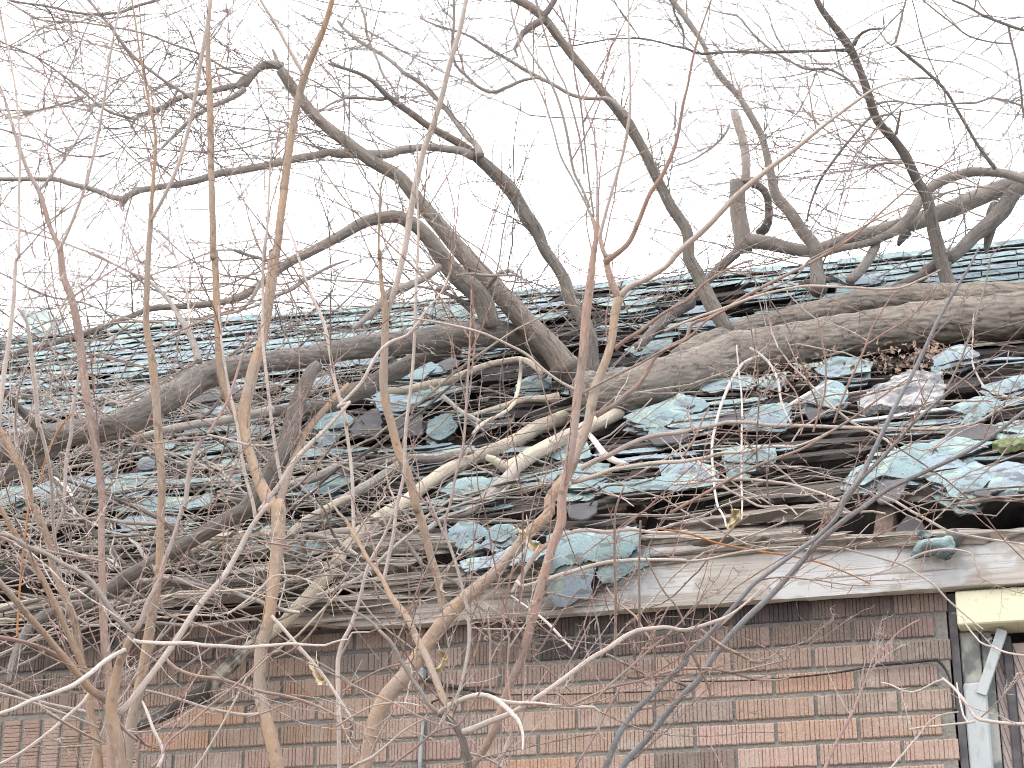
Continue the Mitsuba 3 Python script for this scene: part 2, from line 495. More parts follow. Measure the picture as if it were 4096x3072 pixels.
def fascia_col(p, n, uv):
    gr = fbm(p.x * 3.2, p.z * 120, p.y * 50, 3)
    gr2 = noise(p.x * 6, p.z * 420, 2.0)
    c = mix((0.31, 0.293, 0.275), (0.41, 0.396, 0.376), smoothstep(0.3, 0.7, gr))
    ck = smoothstep(0.70, 0.80, noise(p.x * 2.3 + 4, p.z * 150, 6.0)) * smoothstep(0.35, 0.6, noise(p.x * 5, p.z * 20, 9.0))
    sm = smoothstep(0.58, 0.75, fbm(p.x * 13 + p.z * 22, p.z * 26 - p.x * 9, 3.0, 4))
    paint = smoothstep(0.53, 0.60, fbm(p.x * 4.3 + 3.7, p.z * 9, 8.0, 4))
    c = mix(c, (0.45, 0.475, 0.50), paint * 0.75)
    c = mix(c, (0.16, 0.145, 0.13), smoothstep(0.70, 0.88, gr2) * 0.6)
    c = mix(c, (0.11, 0.10, 0.095), ck * 0.75)
    c = mix(c, (0.25, 0.235, 0.22), sm * 0.5)
    rot = smoothstep(-1.78, -2.10, p.x + 0.25 * fbm(p.x * 9, p.z * 40, 2.0, 3))
    c = mix(c, mix((0.075, 0.06, 0.05), (0.33, 0.29, 0.25), smoothstep(0.35, 0.65, gr)), rot * 0.9)
    return c


mat('fascia_wood', fascia_col, 0.9, lambda p, n, uv: fbm(p.x * 5, p.z * 210, p.y * 100, 3), 0.0022)
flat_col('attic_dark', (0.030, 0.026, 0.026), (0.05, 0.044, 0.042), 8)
flat_col('rafter_wood', (0.10, 0.062, 0.050), (0.155, 0.125, 0.11), 9)
flat_col('soil', (0.16, 0.13, 0.10), (0.22, 0.19, 0.15), 4, bump=0.01)


def cream_col(p, n, uv):
    sp = smoothstep(0.86, 0.92, noise(p.x * 150, p.z * 150, 3.0))
    c = mix((0.56, 0.56, 0.40), (0.64, 0.64, 0.49), fbm(p.x * 9, p.z * 9, 1.0, 3))
    return mix(c, (0.40, 0.38, 0.27), sp * 0.6)


mat('cream_paint', cream_col, 0.6, spec=0.4)


def post_col(p, n, uv):
    c = mix((0.30, 0.345, 0.375), (0.41, 0.45, 0.475), fbm(p.x * 16, p.y * 16, p.z * 7, 3))
    d = smoothstep(0.58, 0.75, fbm(p.x * 60, p.y * 60, p.z * 22, 3))
    return mix(c, (0.25, 0.26, 0.26), d * 0.5)


mat('blue_paint', post_col, 0.6, spec=0.4)


def mottled(p, n, uv):
    a = fbm(p.x * 40, p.z * 30, 2.0, 4)
    return mix((0.15, 0.165, 0.165), (0.36, 0.37, 0.35), smoothstep(0.3, 0.7, a))


mat('grey_paint', mottled, 0.8)
flat_col('panel_pink', (0.44, 0.36, 0.345), (0.52, 0.45, 0.435), 14, 0.7)
flat_col('strip_dark', (0.050, 0.050, 0.062), (0.085, 0.082, 0.09), 30, 0.6, spec=0.4)
flat_col('cable_black', (0.020, 0.022, 0.026), (0.04, 0.042, 0.05), 30, 0.55, spec=0.4)
flat_col('conduit_grey', (0.22, 0.25, 0.27), (0.33, 0.37, 0.39), 30, 0.5, spec=0.5)
flat_col('dead_leaf', (0.40, 0.33, 0.22), (0.50, 0.44, 0.32), 60)
flat_col('brown_leaf', (0.23, 0.165, 0.13), (0.32, 0.25, 0.205), 45)
flat_col('moss', (0.10, 0.125, 0.062), (0.19, 0.225, 0.125), 120, bump=0.004)
flat_col('mould', (0.13, 0.135, 0.15), (0.38, 0.38, 0.39), 30, bump=0.01)
flat_col('flue_metal', (0.36, 0.45, 0.44), (0.50, 0.56, 0.56), 9)
flat_col('straw', (0.52, 0.46, 0.37), (0.66, 0.61, 0.53), 30)

# ---------------------------------------------------------------- the ground
g = np.linspace(-1, 1, 41)
gx, gy = np.meshgrid(np.sign(g) * np.abs(g) ** 2.5 * 400, np.sign(g) * np.abs(g) ** 2.5 * 400, indexing='ij')
gz = np.where(np.hypot(gx, gy) < 30, 0.06 * (meshkit.fbm(np.stack([gx, gy, gx * 0], -1), 3) - 0.5), 0) - 0.02
gi, gj = np.meshgrid(np.arange(40), np.arange(40), indexing='ij')
gf = np.stack([gi * 41 + gj, (gi + 1) * 41 + gj, (gi + 1) * 41 + gj + 1, gi * 41 + gj + 1], -1).reshape(-1, 4)
k_ = thing('ground', 'bare brown soil at the foot of the wall', 'ground', kind='structure')
put_as(k_, (np.stack([gx, gy, gz], -1).reshape(-1, 3), gf), 'soil', smooth=True)

# ---------------------------------------------------------------- the building
house = thing('brick_building', 'low derelict building of scored tan brick with a rotten, collapsing shingle roof', 'building')
XR = -0.265                                  # the wall's right end, where the doorway starts
PX, PZ = 0.2195, 0.0657
WALL_TOP = 3.0


def grooved_brick(w, h, d, R, vertical=True):
    """A brick with a combed face: w wide, h high, its face at y = 0. Scored across its length."""
    ln, ht = (w, h) if vertical else (h, w)
    xs, ys = [0.0], [0.0]
    x = R.uniform(0.003, 0.010)
    while x < ln - 0.008:
        wd, dp = R.uniform(0.0022, 0.0040), R.uniform(0.0014, 0.0046)
        if R.random() < 0.90:
            xs += [x, x + wd * 0.5, x + wd]
            ys += [0, dp, 0]
        x += wd + R.uniform(0.005, 0.0105)
    xs.append(ln)
    ys.append(0.0)
    xs, ys = np.array(xs), np.array(ys)
    n = len(xs)
    yo = 0.0012 * (meshkit.fbm(np.stack([xs * 30, xs * 0 + R.uniform(0, 99), xs * 0], -1), 2) - 0.5)
    e0, e1 = R.uniform(-0.0012, 0.0012, n), R.uniform(-0.0012, 0.0012, n)
    ch = 0.003
    rows = [(e0, ys + yo + ch), (e0 + ch, ys + yo), (ht + e1 - ch, ys + yo), (ht + e1, ys + yo + ch)]
    v = []
    for z, y in [(rows[0][0], np.full(n, d))] + rows + [(rows[3][0], np.full(n, d))]:
        v.append(np.stack([xs, np.broadcast_to(y, n), np.broadcast_to(z, n)], -1))
    v = np.array(v)
    if not vertical:
        v = v[..., [2, 1, 0]]
    i, j = np.meshgrid(np.arange(5), np.arange(n - 1), indexing='ij')
    f = np.stack([i * n + j, i * n + j + 1, (i + 1) * n + j + 1, (i + 1) * n + j], -1).reshape(-1, 4)
    f = np.vstack([f[:, [0, 1, 2]], f[:, [0, 2, 3]]])
    L = [k * n for k in range(6)]
    Rr = [k * n + n - 1 for k in range(6)]
    ends = [[L[0], L[k], L[k + 1]] for k in range(1, 5)] + [[Rr[0], Rr[k + 1], Rr[k]] for k in range(1, 5)]
    f = np.vstack([f, ends])
    if not vertical:
        f = f[:, ::-1]
    return v.reshape(-1, 3), f


def soot_shade(x, z):  # sooty staining together with shade painted in under the eave
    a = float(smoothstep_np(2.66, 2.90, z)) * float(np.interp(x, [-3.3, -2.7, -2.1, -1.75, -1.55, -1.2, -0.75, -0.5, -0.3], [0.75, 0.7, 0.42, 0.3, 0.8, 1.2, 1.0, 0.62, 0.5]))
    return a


def smoothstep_np(a, b, x):
    t = np.clip((x - a) / (b - a), 0, 1)
    return t * t * (3 - 2 * t)


wall = put('wall', box_mesh([-7.2, 0.0065, 0.0], [XR - 0.004, 0.22, WALL_TOP - 0.02]), 'mortar', house)
Rb = np.random.default_rng(11)
WIN_TOP = 2.745                               # upright bricks over a window at the lower left
for row in range(-2, 14):
    zb = 2.8818 - PZ * row
    if zb + 0.053 > WALL_TOP + 0.03:
        continue
    x = -0.738 + (0.0 if row % 2 else -PX / 2) + 12 * PX
    x0 = x
    while x0 > -4.3:
        x0 -= PX
        a, b = x0 + 0.0055, x0 + PX - 0.0055
        if a > XR - 0.02:
            continue
        b = min(b, XR)
        if WIN_TOP - 0.24 < zb < WIN_TOP - 0.02 and -3.27 < a < -2.60:
            if b < -2.56:
                continue
            a = max(a, -2.596)
        if b - a < 0.03:
            continue
        v, f = grooved_brick(b - a, PZ - 0.0115 + Rb.uniform(-0.0012, 0.0012), 0.06, Rb)
        v = v + [a, Rb.uniform(-0.0015, 0.0015), zb]
        rnd = Rb.random()
        s_ = min(0.95, soot_shade((a + b) / 2, zb) * Rb.uniform(0.65, 1.2) + (0.45 if Rb.random() < 0.04 else 0))
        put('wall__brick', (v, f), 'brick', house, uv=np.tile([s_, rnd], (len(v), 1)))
for k in range(10):
    a = -2.600 - (k + 1) * PZ + 0.005
    v, f = grooved_brick(PZ - 0.0115, 0.20, 0.06, Rb, vertical=False)
    v = v + [a, Rb.uniform(-0.0015, 0.0015), WIN_TOP - 0.212]
    put('wall__brick', (v, f), 'brick', house, uv=np.tile([0.12 * Rb.random(), Rb.random()], (len(v), 1)))
put('wall__brick', grooved_brick(0.02, 0.05, 0.06, Rb), 'brick', house) if False else None

# side walls, back wall and inside darkness so that the roof stands on something
put('back_wall', box_mesh([-7.2, 5.9, 0], [1.8, 6.1, 2.95]), 'mortar', house)
put('side_wall', box_mesh([-7.2, 0.225, 0], [-7.0, 5.895, 2.95]), 'mortar', house)
put('side_wall', box_mesh([1.6, 0.225, 0], [1.8, 5.895, 2.95]), 'mortar', house)
put('wall_plate', box_mesh([-7.2, 0.02, WALL_TOP - 0.015], [1.8, 0.16, WALL_TOP + 0.03]), 'rafter_wood', house)


def wood_plank(x0, x1, fn, n=26, seed=0, ragged=0.006, across=2):
    """A weathered plank from x0 to x1; fn(x, v, w) gives its points for v (across) and w (through) in 0..1."""
    R = np.random.default_rng(seed)
    x = np.linspace(x0, x1, n)
    ring = [(0, 0), (0.5, 0), (1, 0), (1, 1), (0.5, 1), (0, 1)] if across == 2 else [(0, 0), (1, 0), (1, 1), (0, 1)]
    V = []
    ra = [meshkit.fbm(np.stack([x * 9, x * 0 + k * 5.1 + seed * 0.77, x * 0], -1), 3) - 0.5 for k in range(6)]
    rb = [meshkit.fbm(np.stack([x * 26, x * 0 + k * 3.3 + seed * 1.31, x * 0], -1), 3) - 0.5 for k in range(6)]
    for k, (v, w) in enumerate(ring):
        vv = v + ragged * (2.2 * ra[k % 6] + 1.5 * rb[k % 6]) * (1 if v in (0, 1) else 0.3)
        xe = x.copy()
        xe[0] += R.uniform(-0.03, 0.03)
        xe[-1] += R.uniform(-0.03, 0.03)
        V.append(fn(xe, vv, w + 0.5 * ra[(k + 2) % 6]))
    V = np.array(V)
    m = len(ring)
    i, j = np.meshgrid(np.arange(m), np.arange(n - 1), indexing='ij')
    f = np.stack([i * n + j, i * n + j + 1, ((i + 1) % m) * n + j + 1, ((i + 1) % m) * n + j], -1).reshape(-1, 4)
    f = np.vstack([f[:, [0, 1, 2]], f[:, [0, 2, 3]]])
    c0 = [[0, k * n, (k + 1) * n] for k in range(1, m - 1)]
    c1 = [[n - 1, (k + 1) * n + n - 1, k * n + n - 1] for k in range(1, m - 1)]
    return V.reshape(-1, 3), np.vstack([f, c0, c1])


# the fascia board, whole on the right, rotted away towards the left
def fascia_pt(x, v, w):
    lo = 2.931 + 0 * x
    hi = np.interp(x, [-2.15, -2.0, -1.85, -1.7, -1.4, -1.1, -0.79, -0.3, 0, 1.8], [3.0, 3.018, 3.05, 3.078, 3.092, 3.100, 3.103, 3.088, 3.074, 3.074])
    lo = lo + np.interp(x, [-2.15, -2.05, -1.95, -1.8], [0.035, 0.022, 0.006, 0.0])
    return np.stack([x, -0.055 + 0.045 * (1 - np.clip(w, -0.06, 1.06)) - 0.045 + 0.045, lo + (hi - lo) * v], -1)


fm = wood_plank(-2.12, 1.8, lambda x, v, w: fascia_pt(x, v, 1 - w), 150, 3, 0.018)
put('fascia', fm, 'fascia_wood', house, uv=np.tile([0, 0.4], (len(fm[0]), 1)), label='weathered grey fascia board under the eave, rotted at its left end')

Rf = np.random.default_rng(17)
for k in range(22):
    xa = Rf.uniform(-2.35, -1.62)
    xb = xa + Rf.uniform(0.15, 0.5)
    z0, zh, yo = Rf.uniform(2.945, 3.07), Rf.uniform(0.008, 0.026), Rf.uniform(0.002, 0.022)
    z0 = z0 if xa < -1.9 else Rf.uniform(3.02, 3.075)
    m = wood_plank(xa, xb, lambda xx, v, w: np.stack([xx, -0.058 - yo * (1 - 0.5 * v) + 0.012 * w, z0 + zh * v * np.sin(np.clip((xx - xa) / (xb - xa), 0.05, 0.95) * np.pi) ** 0.5 + 0.006 * np.sin(xx * 9 + k)], -1), 22, int(Rf.integers(1e6)), 0.25)
    put('fascia__splinter', m, 'grey_board', house, uv=np.tile([0, Rf.random()], (len(m[0]), 1)))

# roof -------------------------------------------------------------
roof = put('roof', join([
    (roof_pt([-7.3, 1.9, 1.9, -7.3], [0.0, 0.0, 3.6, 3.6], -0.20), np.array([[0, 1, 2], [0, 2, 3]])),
    (np.vstack([roof_pt([-7.3, 1.9], [3.6, 3.6], -0.2), roof_pt([-7.3, 1.9], [3.6, 3.6], -0.2) + np.array([0, 3.1, -2.0])]), np.array([[0, 1, 3], [0, 3, 2]]))]), 'attic_dark', house)  # dark sheet added below the boards so gaps read as unlit attic


def slab(poly, h0, thick, R, amp=0.008, lift=0.0, grid=0.035, rag=0.006, fr=7.0, dome=0.0, tilt=0.0, place=roof_pt):
    """A torn sheet: (vertices, faces, uv) of a polygon given on the roof in (x, s), with ragged rim, waves and thickness."""
    poly = poly.buffer(0)
    if poly.geom_type != 'Polygon':
        poly = max(poly.geoms, key=lambda q: q.area)
    rim = poly.exterior
    n = max(14, int(rim.length / (grid * 0.55)))
    b = np.array([rim.interpolate(k / n, normalized=True).coords[0] for k in range(n)])
    c = b.mean(0)
    d = unit(b - c)
    sd = R.uniform(0, 99)
    b = b + d * (rag * 4 * (meshkit.fbm(np.c_[b * 16, np.full(n, sd)], 3) - 0.5))[:, None] + R.normal(size=b.shape) * rag * 0.3
    pg = Polygon(b).buffer(0)
    if pg.geom_type != 'Polygon':
        pg = max(pg.geoms, key=lambda q: q.area)
    b = np.array(pg.exterior.coords)[:-1]
    lo, hi = b.min(0), b.max(0)
    gx_, gy_ = np.meshgrid(np.arange(lo[0], hi[0], grid), np.arange(lo[1], hi[1], grid))
    g_ = np.c_[gx_.ravel(), gy_.ravel()] + R.uniform(-0.3, 0.3, (gx_.size, 2)) * grid
    inner = pg.buffer(-grid * 0.4)
    if not inner.is_empty and len(g_):
        g_ = g_[shapely.contains_xy(inner, g_[:, 0], g_[:, 1])]
    else:
        g_ = np.zeros((0, 2))
    q = np.vstack([b, g_])
    t = Delaunay(q).simplices
    cen = q[t].mean(1)
    t = t[shapely.contains_xy(pg, cen[:, 0], cen[:, 1])]
    e1, e2 = q[t[:, 1]] - q[t[:, 0]], q[t[:, 2]] - q[t[:, 0]]
    cr = e1[:, 0] * e2[:, 1] - e1[:, 1] * e2[:, 0]
    t = np.where(cr[:, None] < 0, t[:, ::-1], t)[np.abs(cr) > 1e-9]
    dist = np.array([pg.exterior.distance(Point(*w)) for w in q])
    dm = max(dist.max(), 1e-3)
    h = h0 + amp * 2 * (meshkit.fbm(np.c_[q * fr, np.full(len(q), sd)], 3) - 0.5) + dome * np.sqrt(np.clip(dist / dm, 0, 1)) + tilt * (hi[1] - q[:, 1])
    if lift:
        h = h + lift * np.exp(-dist / 0.02) * (meshkit.noise(np.c_[q * 9, np.full(len(q), sd + 7)]) - 0.15)
    nb, N = len(b), len(q)
    top, bot = place(q[:, 0], q[:, 1], h), place(q[:, 0], q[:, 1], h - thick)
    k = np.arange(nb)
    k2 = (k + 1) % nb
    side = np.vstack([np.c_[2 * N + k, 2 * N + nb + k, 2 * N + nb + k2], np.c_[2 * N + k, 2 * N + nb + k2, 2 * N + k2]])
    v = np.vstack([top, bot, top[:nb], bot[:nb]])
    f = np.vstack([t, t[:, ::-1] + N, side])
    return v, f, np.r_[np.ones(N), np.zeros(N + 2 * nb)]


def put_sheet(name, sheets, bsdf, parent, R, label=None, kind=None, as_key=None):
    v, f = join([(a, b) for a, b, _ in sheets])
    u = np.concatenate([np.c_[s[2], np.full(len(s[2]), R.random())] for s in sheets])
    if as_key:
        return put_as(as_key, (v, f), bsdf, smooth=True, uv=u)
    return put(name, (v, f), bsdf, parent, smooth=True, uv=u, label=label, kind=kind)


Rr = np.random.default_rng(21)
# rafters show in the gap above the fascia and through the holes
for x in np.arange(-6.6, 1.6, 0.41):
    a = roof_pt([x, x + 0.05, x + 0.05, x], [0.06, 0.06, 3.6, 3.6], -0.03)
    b = roof_pt([x, x + 0.05, x + 0.05, x], [0.06, 0.06, 3.6, 3.6], -0.17)
    v = np.vstack([a, b])
    f = np.array([[0, 1, 2], [0, 2, 3], [4, 6, 5], [4, 7, 6], [0, 4, 5], [0, 5, 1], [1, 5, 6], [1, 6, 2], [2, 6, 7], [2, 7, 3], [3, 7, 4], [3, 4, 0]])
    put('roof__rafter', (v, f), 'rafter_wood', house)


def intact(x, s):
    """Where the courses of shingles still lie: 0 or 1 with a ragged border."""
    lim = np.interp(x, [-6, -4.2, -3.4, -2.9, -2.4, -1.5, -1.0, -0.72, -0.5, 0.0, 1.0], [2.2, 2.25, 2.35, 2.7, 3.25, 3.55, 3.5, 3.25, 2.75, 2.55, 2.5])
    return s > lim


# sheathing boards, course by course
s0, row = 0.24, 0
while s0 < 3.75:
    wd = Rr.uniform(0.115, 0.15)
    x = -5.6 + Rr.uniform(0, 0.6)
    while x < 1.5:
        L = Rr.uniform(0.6, 1.7)
        x1 = min(x + L, 1.6)
        gap = (s0 < 0.40 and (x > -0.75 or -1.35 < x < -0.95)) or (Rr.random() < 0.07 and s0 < 2.3)
        if not gap and x1 - x > 0.12:
            lift_, tw = Rr.uniform(0, 0.03), Rr.uniform(-0.018, 0.018)
            sl, hh, w2 = s0 + Rr.uniform(-0.012, 0.012), Rr.uniform(-0.006, 0.012), wd * Rr.uniform(0.8, 1.02)
            th = 0.02

            def fn(xx, v, w, sl=sl, lift_=lift_, tw=tw, hh=hh, w2=w2, x=x, x1=x1):
                bend = 0.012 * np.sin((xx - x) * 2.1 + sl * 9)
                return roof_pt(xx, sl + v * w2 + bend * 0.5, hh + lift_ * (1 - v) + tw * (xx - x) / max(x1 - x, 0.2) + bend - th * w)
            m = wood_plank(x, x1, fn, int(10 + 18 * (x1 - x)), int(Rr.integers(1e6)), 0.10, 2)
            m = (m[0], m[1][:, ::-1])
            put('roof__board', m, 'board', house, uv=np.tile([float(np.clip((sl - 0.7) / 0.5, 0, 1)) * Rr.uniform(0.4, 1.0), Rr.random()], (len(m[0]), 1)))
        x = x1 + (Rr.uniform(0.003, 0.02) if Rr.random() < 0.7 else Rr.uniform(0.03, 0.12))
    s0 += wd + Rr.uniform(0.004, 0.016)
    row += 1

# splintered eave boards just above the fascia, gone on the far right
for (xa, xb, sa, w_, h_, t_) in [(-2.75, -1.75, -0.01, 0.10, 0.015, 0.035), (-2.2, -1.45, 0.09, 0.12, 0.035, 0.03), (-1.5, -0.62, 0.005, 0.10, 0.012, 0.04),
                                 (-1.0, -0.52, 0.075, 0.06, 0.045, 0.03), (-2.9, -2.2, -0.08, 0.07, -0.02, 0.03), (-3.5, -2.6, -0.06, 0.09, -0.03, 0.03), (-0.62, 0.75, -0.035, 0.06, -0.012, 0.03),
                                 (-1.72, -0.5, -0.03, 0.05, -0.002, 0.03), (-2.5, -1.9, 0.17, 0.10, 0.045, 0.025), (-0.5, 0.75, 0.30, 0.17, 0.035, 0.05)]:
    m = wood_plank(xa, xb, lambda xx, v, w: roof_pt(xx, sa + v * w_, h_ + 0.012 * np.sin(xx * 5 + sa * 60) + 0.01 * (1 - v) - t_ * w), 60, int(Rr.integers(1e6)), 0.16)
    m = (m[0], m[1][:, ::-1])
    put('roof__eave_board', m, 'grey_board', house, uv=np.tile([0, Rr.random()], (len(m[0]), 1)))

# the courses of shingles that are left, and the ridge caps
row = 0
while True:
    s1 = 3.80 - 0.127 * row
    if s1 < 1.9:
        break
    x = -5.9 + (0.15 if row % 2 else 0)
    while x < 1.4:
        w_ = 0.303
        xm = x + w_ / 2
        sa = s1 + (sag(xm) - 3.80)
        edge = intact(xm, sa - 0.05 + 0.12 * (Rr.random() - 0.5))
        if edge and Rr.random() > 0.03:
            nx = 7
            xs = np.linspace(x + 0.002, x + w_ - 0.002, nx)
            cur = 0.0022 * Rr.normal(size=nx) + Rr.uniform(0, 0.004)
            lo = sa - 0.137 + 0.004 * Rr.normal(size=nx)
            ht = np.stack([0.030 + cur, 0.026 + 0.5 * cur, np.full(nx, 0.0225)])
            ss = np.stack([lo, (lo + sa) / 2, np.full(nx, sa + 0.03)])
            top = roof_pt(np.tile(xs, (3, 1)), ss, ht).reshape(-1, 3)
            fr_t = roof_pt(xs, lo, ht[0])
            fr_b = roof_pt(xs, lo + 0.002, ht[0] - Rr.uniform(0.003, 0.007))
            i, j = np.meshgrid(np.arange(2), np.arange(nx - 1), indexing='ij')
            f4 = np.stack([i * nx + j, i * nx + j + 1, (i + 1) * nx + j + 1, (i + 1) * nx + j], -1).reshape(-1, 4)
            o = 3 * nx
            f5 = np.array([[o + nx + k, o + nx + k + 1, o + k + 1, o + k] for k in range(nx - 1)])
            v = np.vstack([top, fr_t, fr_b])
            f4 = np.vstack([f4, f5])
            uv = np.c_[np.r_[np.ones(3 * nx), np.zeros(2 * nx)], np.full(5 * nx, Rr.random())]
            put('roof__shingle', (v, np.vstack([f4[:, [0, 1, 2]], f4[:, [0, 2, 3]]])), 'shingle', house, smooth=True, uv=uv)
        x += w_
    row += 1
x = -6.0
while x < 1.5:
    if not (-1.9 < x < -0.75 and Rr.random() < 0.35):
        sh = [slab(Polygon([(x, sag(x) - 0.10), (x + 0.33, sag(x + 0.33) - 0.10), (x + 0.33, sag(x + 0.33) + 0.02), (x, sag(x) + 0.02)]), 0.042, 0.006, Rr, 0.005, 0.004, 0.05, 0.004)]
        put_sheet('roof__ridge_cap', sh, 'shingle', house, Rr)
    x += 0.29
put('roof__back_slope', (np.vstack([roof_pt([-7.3, -4.7, -2.4, 0, 1.9], sag(np.array([-7.3, -4.7, -2.4, 0, 1.9])), 0.03), roof_pt([-7.3, -4.7, -2.4, 0, 1.9], 3.7, 0.0) + np.array([0, 3.2, -2.2])]),
                         np.array([[k, k + 1, k + 6, k + 5] for k in range(4)])), 'shingle', house, uv=np.tile([1, 0.3], (10, 1)))


def px_poly(s, h=0.02):
    a, _ = parse(s)
    return Polygon(np.c_[roof_xs(a[:, 0], a[:, 1], h)])


def torn(trace, layers=2, dome=0.02, h=0.035, bsdf='shingle', name='roof__torn_shingle', lift=0.02, tilt=0.0, label=None):
    pg = px_poly(trace, h).buffer(0.012)
    sh = []
    for k in range(layers):
        q = pg if k == 0 else shapely.affinity.translate(pg.buffer(-0.004 * k), Rr.uniform(-0.015, 0.015), -0.014 * k * Rr.uniform(0.5, 1.4))
        sh.append(slab(q, h - 0.011 * k, 0.006, Rr, 0.012, lift, 0.03, 0.0042, 5, dome, tilt))
    return put_sheet(name, sh, bsdf, house, Rr, label=label)


import shapely.affinity
for tr in ['Z4 240,800 400,640 640,600 860,440 1120,420 1180,460 1080,560 1040,640 1060,740 860,740 640,730 500,800 430,840',
           'Z4 1220,370 1400,330 1700,340 1900,380 1700,440 1500,520 1380,560 1300,440',
           'Z4 1040,600 1200,480 1400,500 1560,560 1500,640 1300,680 1100,690',
           'Z4 1600,520 1760,620 1870,790 1760,830 1640,930 1540,920 1440,930 1380,860 1240,800 1140,760 1300,700 1480,680 1560,600',
           'Z4 1900,660 2000,620 2212,640 2300,760 2212,870 2000,870 1900,900 1840,920 1880,760',
           'Z4 1990,320 2212,300 2300,340 2212,380 1980,390', 'Z4 1940,220 2120,150 2250,190 2212,270 2040,260', 'Z4 1520,0 1760,0 1740,40 1640,50',
           'Z5 0,470 160,380 330,290 560,300 610,370 540,410 300,450 0,480', 'Z5 0,500 240,510 200,570 0,580',
           'Z5 220,600 400,500 600,460 880,410 870,470 800,500 720,560 600,600', 'Z5 1080,450 1120,430 1300,400 1500,380 1520,410 1460,500 1440,540 1100,510',
           'Z5 1720,330 1850,200 1960,140 2060,150 2140,200 2160,260 2100,350 1950,380', 'Z5 580,170 760,80 940,30 1060,40 1150,80 1050,140 850,140 680,190',
           'Z5 150,1060 400,1030 680,1060 690,1170 480,1170 330,1190 200,1150', 'Z5 860,900 1000,880 1150,890 1130,960 900,990', 'Z5 1190,880 1350,830 1370,900 1230,970',
           'Z5 1080,560 1260,570 1500,560 1480,610 1060,620', 'Z7 0,1560 150,1520 480,1530 520,1560 450,1659 0,1659', 'Z7 1240,1500 1400,1400 1560,1370 1690,1480 1500,1530 1340,1560 1250,1560',
           'B3 1960,890 2212,820 2300,850 2212,900 2050,930', 'B3 1770,1000 1900,950 2080,980 1990,1020 1900,1050', 'B2 230,920 390,920 540,970 420,1030 280,1020',
           'B2 400,830 560,730 620,760 540,830', 'B2 590,1090 700,1060 740,1110 640,1190 590,1170', 'B2 1140,860 1340,830 1330,890 1150,890',
           'B2 1270,1440 1440,1400 1700,1380 1700,1450 1560,1530 1340,1510', 'B2 1280,1310 1400,1250 1560,1230 1590,1320 1400,1330', 'B2 660,1550 850,1500 1000,1490 980,1540 760,1600',
           'B2 1830,1090 1980,1030 2140,960 2212,950 2212,1090 1900,1110', 'B2 2070,1390 2212,1370 2230,1410 2212,1450 2080,1440', 'C2 730,180 900,160 950,210 830,240',
           'C2 920,220 1080,170 1140,190 1040,250', 'C2 800,360 1000,330 1180,250 1250,260 1100,370 820,400', 'Z3 1530,300 1600,220 1850,180 1950,240 1900,330 1700,360',
           'Z3 1560,470 1640,420 1760,430 1740,500 1600,520', 'Z3 1450,1010 1600,900 1900,860 1940,940 1700,1080 1480,1080', 'Z3 560,700 820,690 830,790 600,790',
           'Z3 480,960 600,860 700,850 700,960', 'Z2 1150,950 1500,870 1620,880 1560,960 1320,1100 1180,1100', 'Z2 500,1060 700,1000 1000,1000 1050,1080 700,1130 520,1130',
           'Z2 0,1050 250,1010 290,1100 100,1180 0,1160', 'Z2 1830,490 1930,510 1900,580 1830,570', 'Z2 1130,800 1250,780 1230,840 1150,860', 'Z2 1560,720 1690,700 1680,780 1570,790',
           'B2 480,770 560,735 620,750 700,720 720,760 560,800', 'B2 630,640 760,615 900,625 860,655 700,660', 'B3 0,960 60,950 100,985 20,1010', 'B3 460,1060 640,1030 700,1010 720,1050 640,1110 480,1110',
           'B3 900,760 1060,715 1240,720 1220,800 1000,830', 'B3 540,830 620,800 700,800 680,850 560,860', 'B3 330,1300 500,1290 490,1350 350,1360', 'B2 1830,640 1950,600 2100,580 2080,640 1900,670',
           'Z7 120,590 330,560 640,600 600,650 300,660', 'Z7 1100,710 1290,630 1310,690 1180,730', 'B2 540,390 720,370 930,400 900,440 700,430', 'C1 1800,290 1950,260 2060,300 1950,340']:
    torn(tr, int(Rr.integers(2, 5)), Rr.uniform(0.012, 0.045), Rr.uniform(0.035, 0.055), lift=0.028)
for tr in ['Z4 620,960 660,800 880,780 840,900 800,1010 640,1020', 'B3 1740,1140 2030,1130 2000,1200 1760,1200', 'B2 80,1090 250,1040 260,1180 120,1180', 'B2 330,1080 520,1060 520,1180 400,1190',
           'C2 1470,20 1620,0 1620,60 1560,90 1490,60', 'Z5 1760,350 1890,340 1900,440 1780,490', 'Z5 800,470 980,420 960,560 810,540', 'Z5 0,700 300,650 420,690 300,760 80,770',
           'B2 640,720 720,690 760,720 700,770', 'Z3 1950,240 2212,160 2212,360 2000,400', 'B2 860,1100 1100,1060 1080,1110 900,1150', 'Z4 1690,930 1740,890 1820,920 1780,950']:
    torn(tr, 1, 0.01, 0.05, 'shingle_back', 'roof__shingle_back')

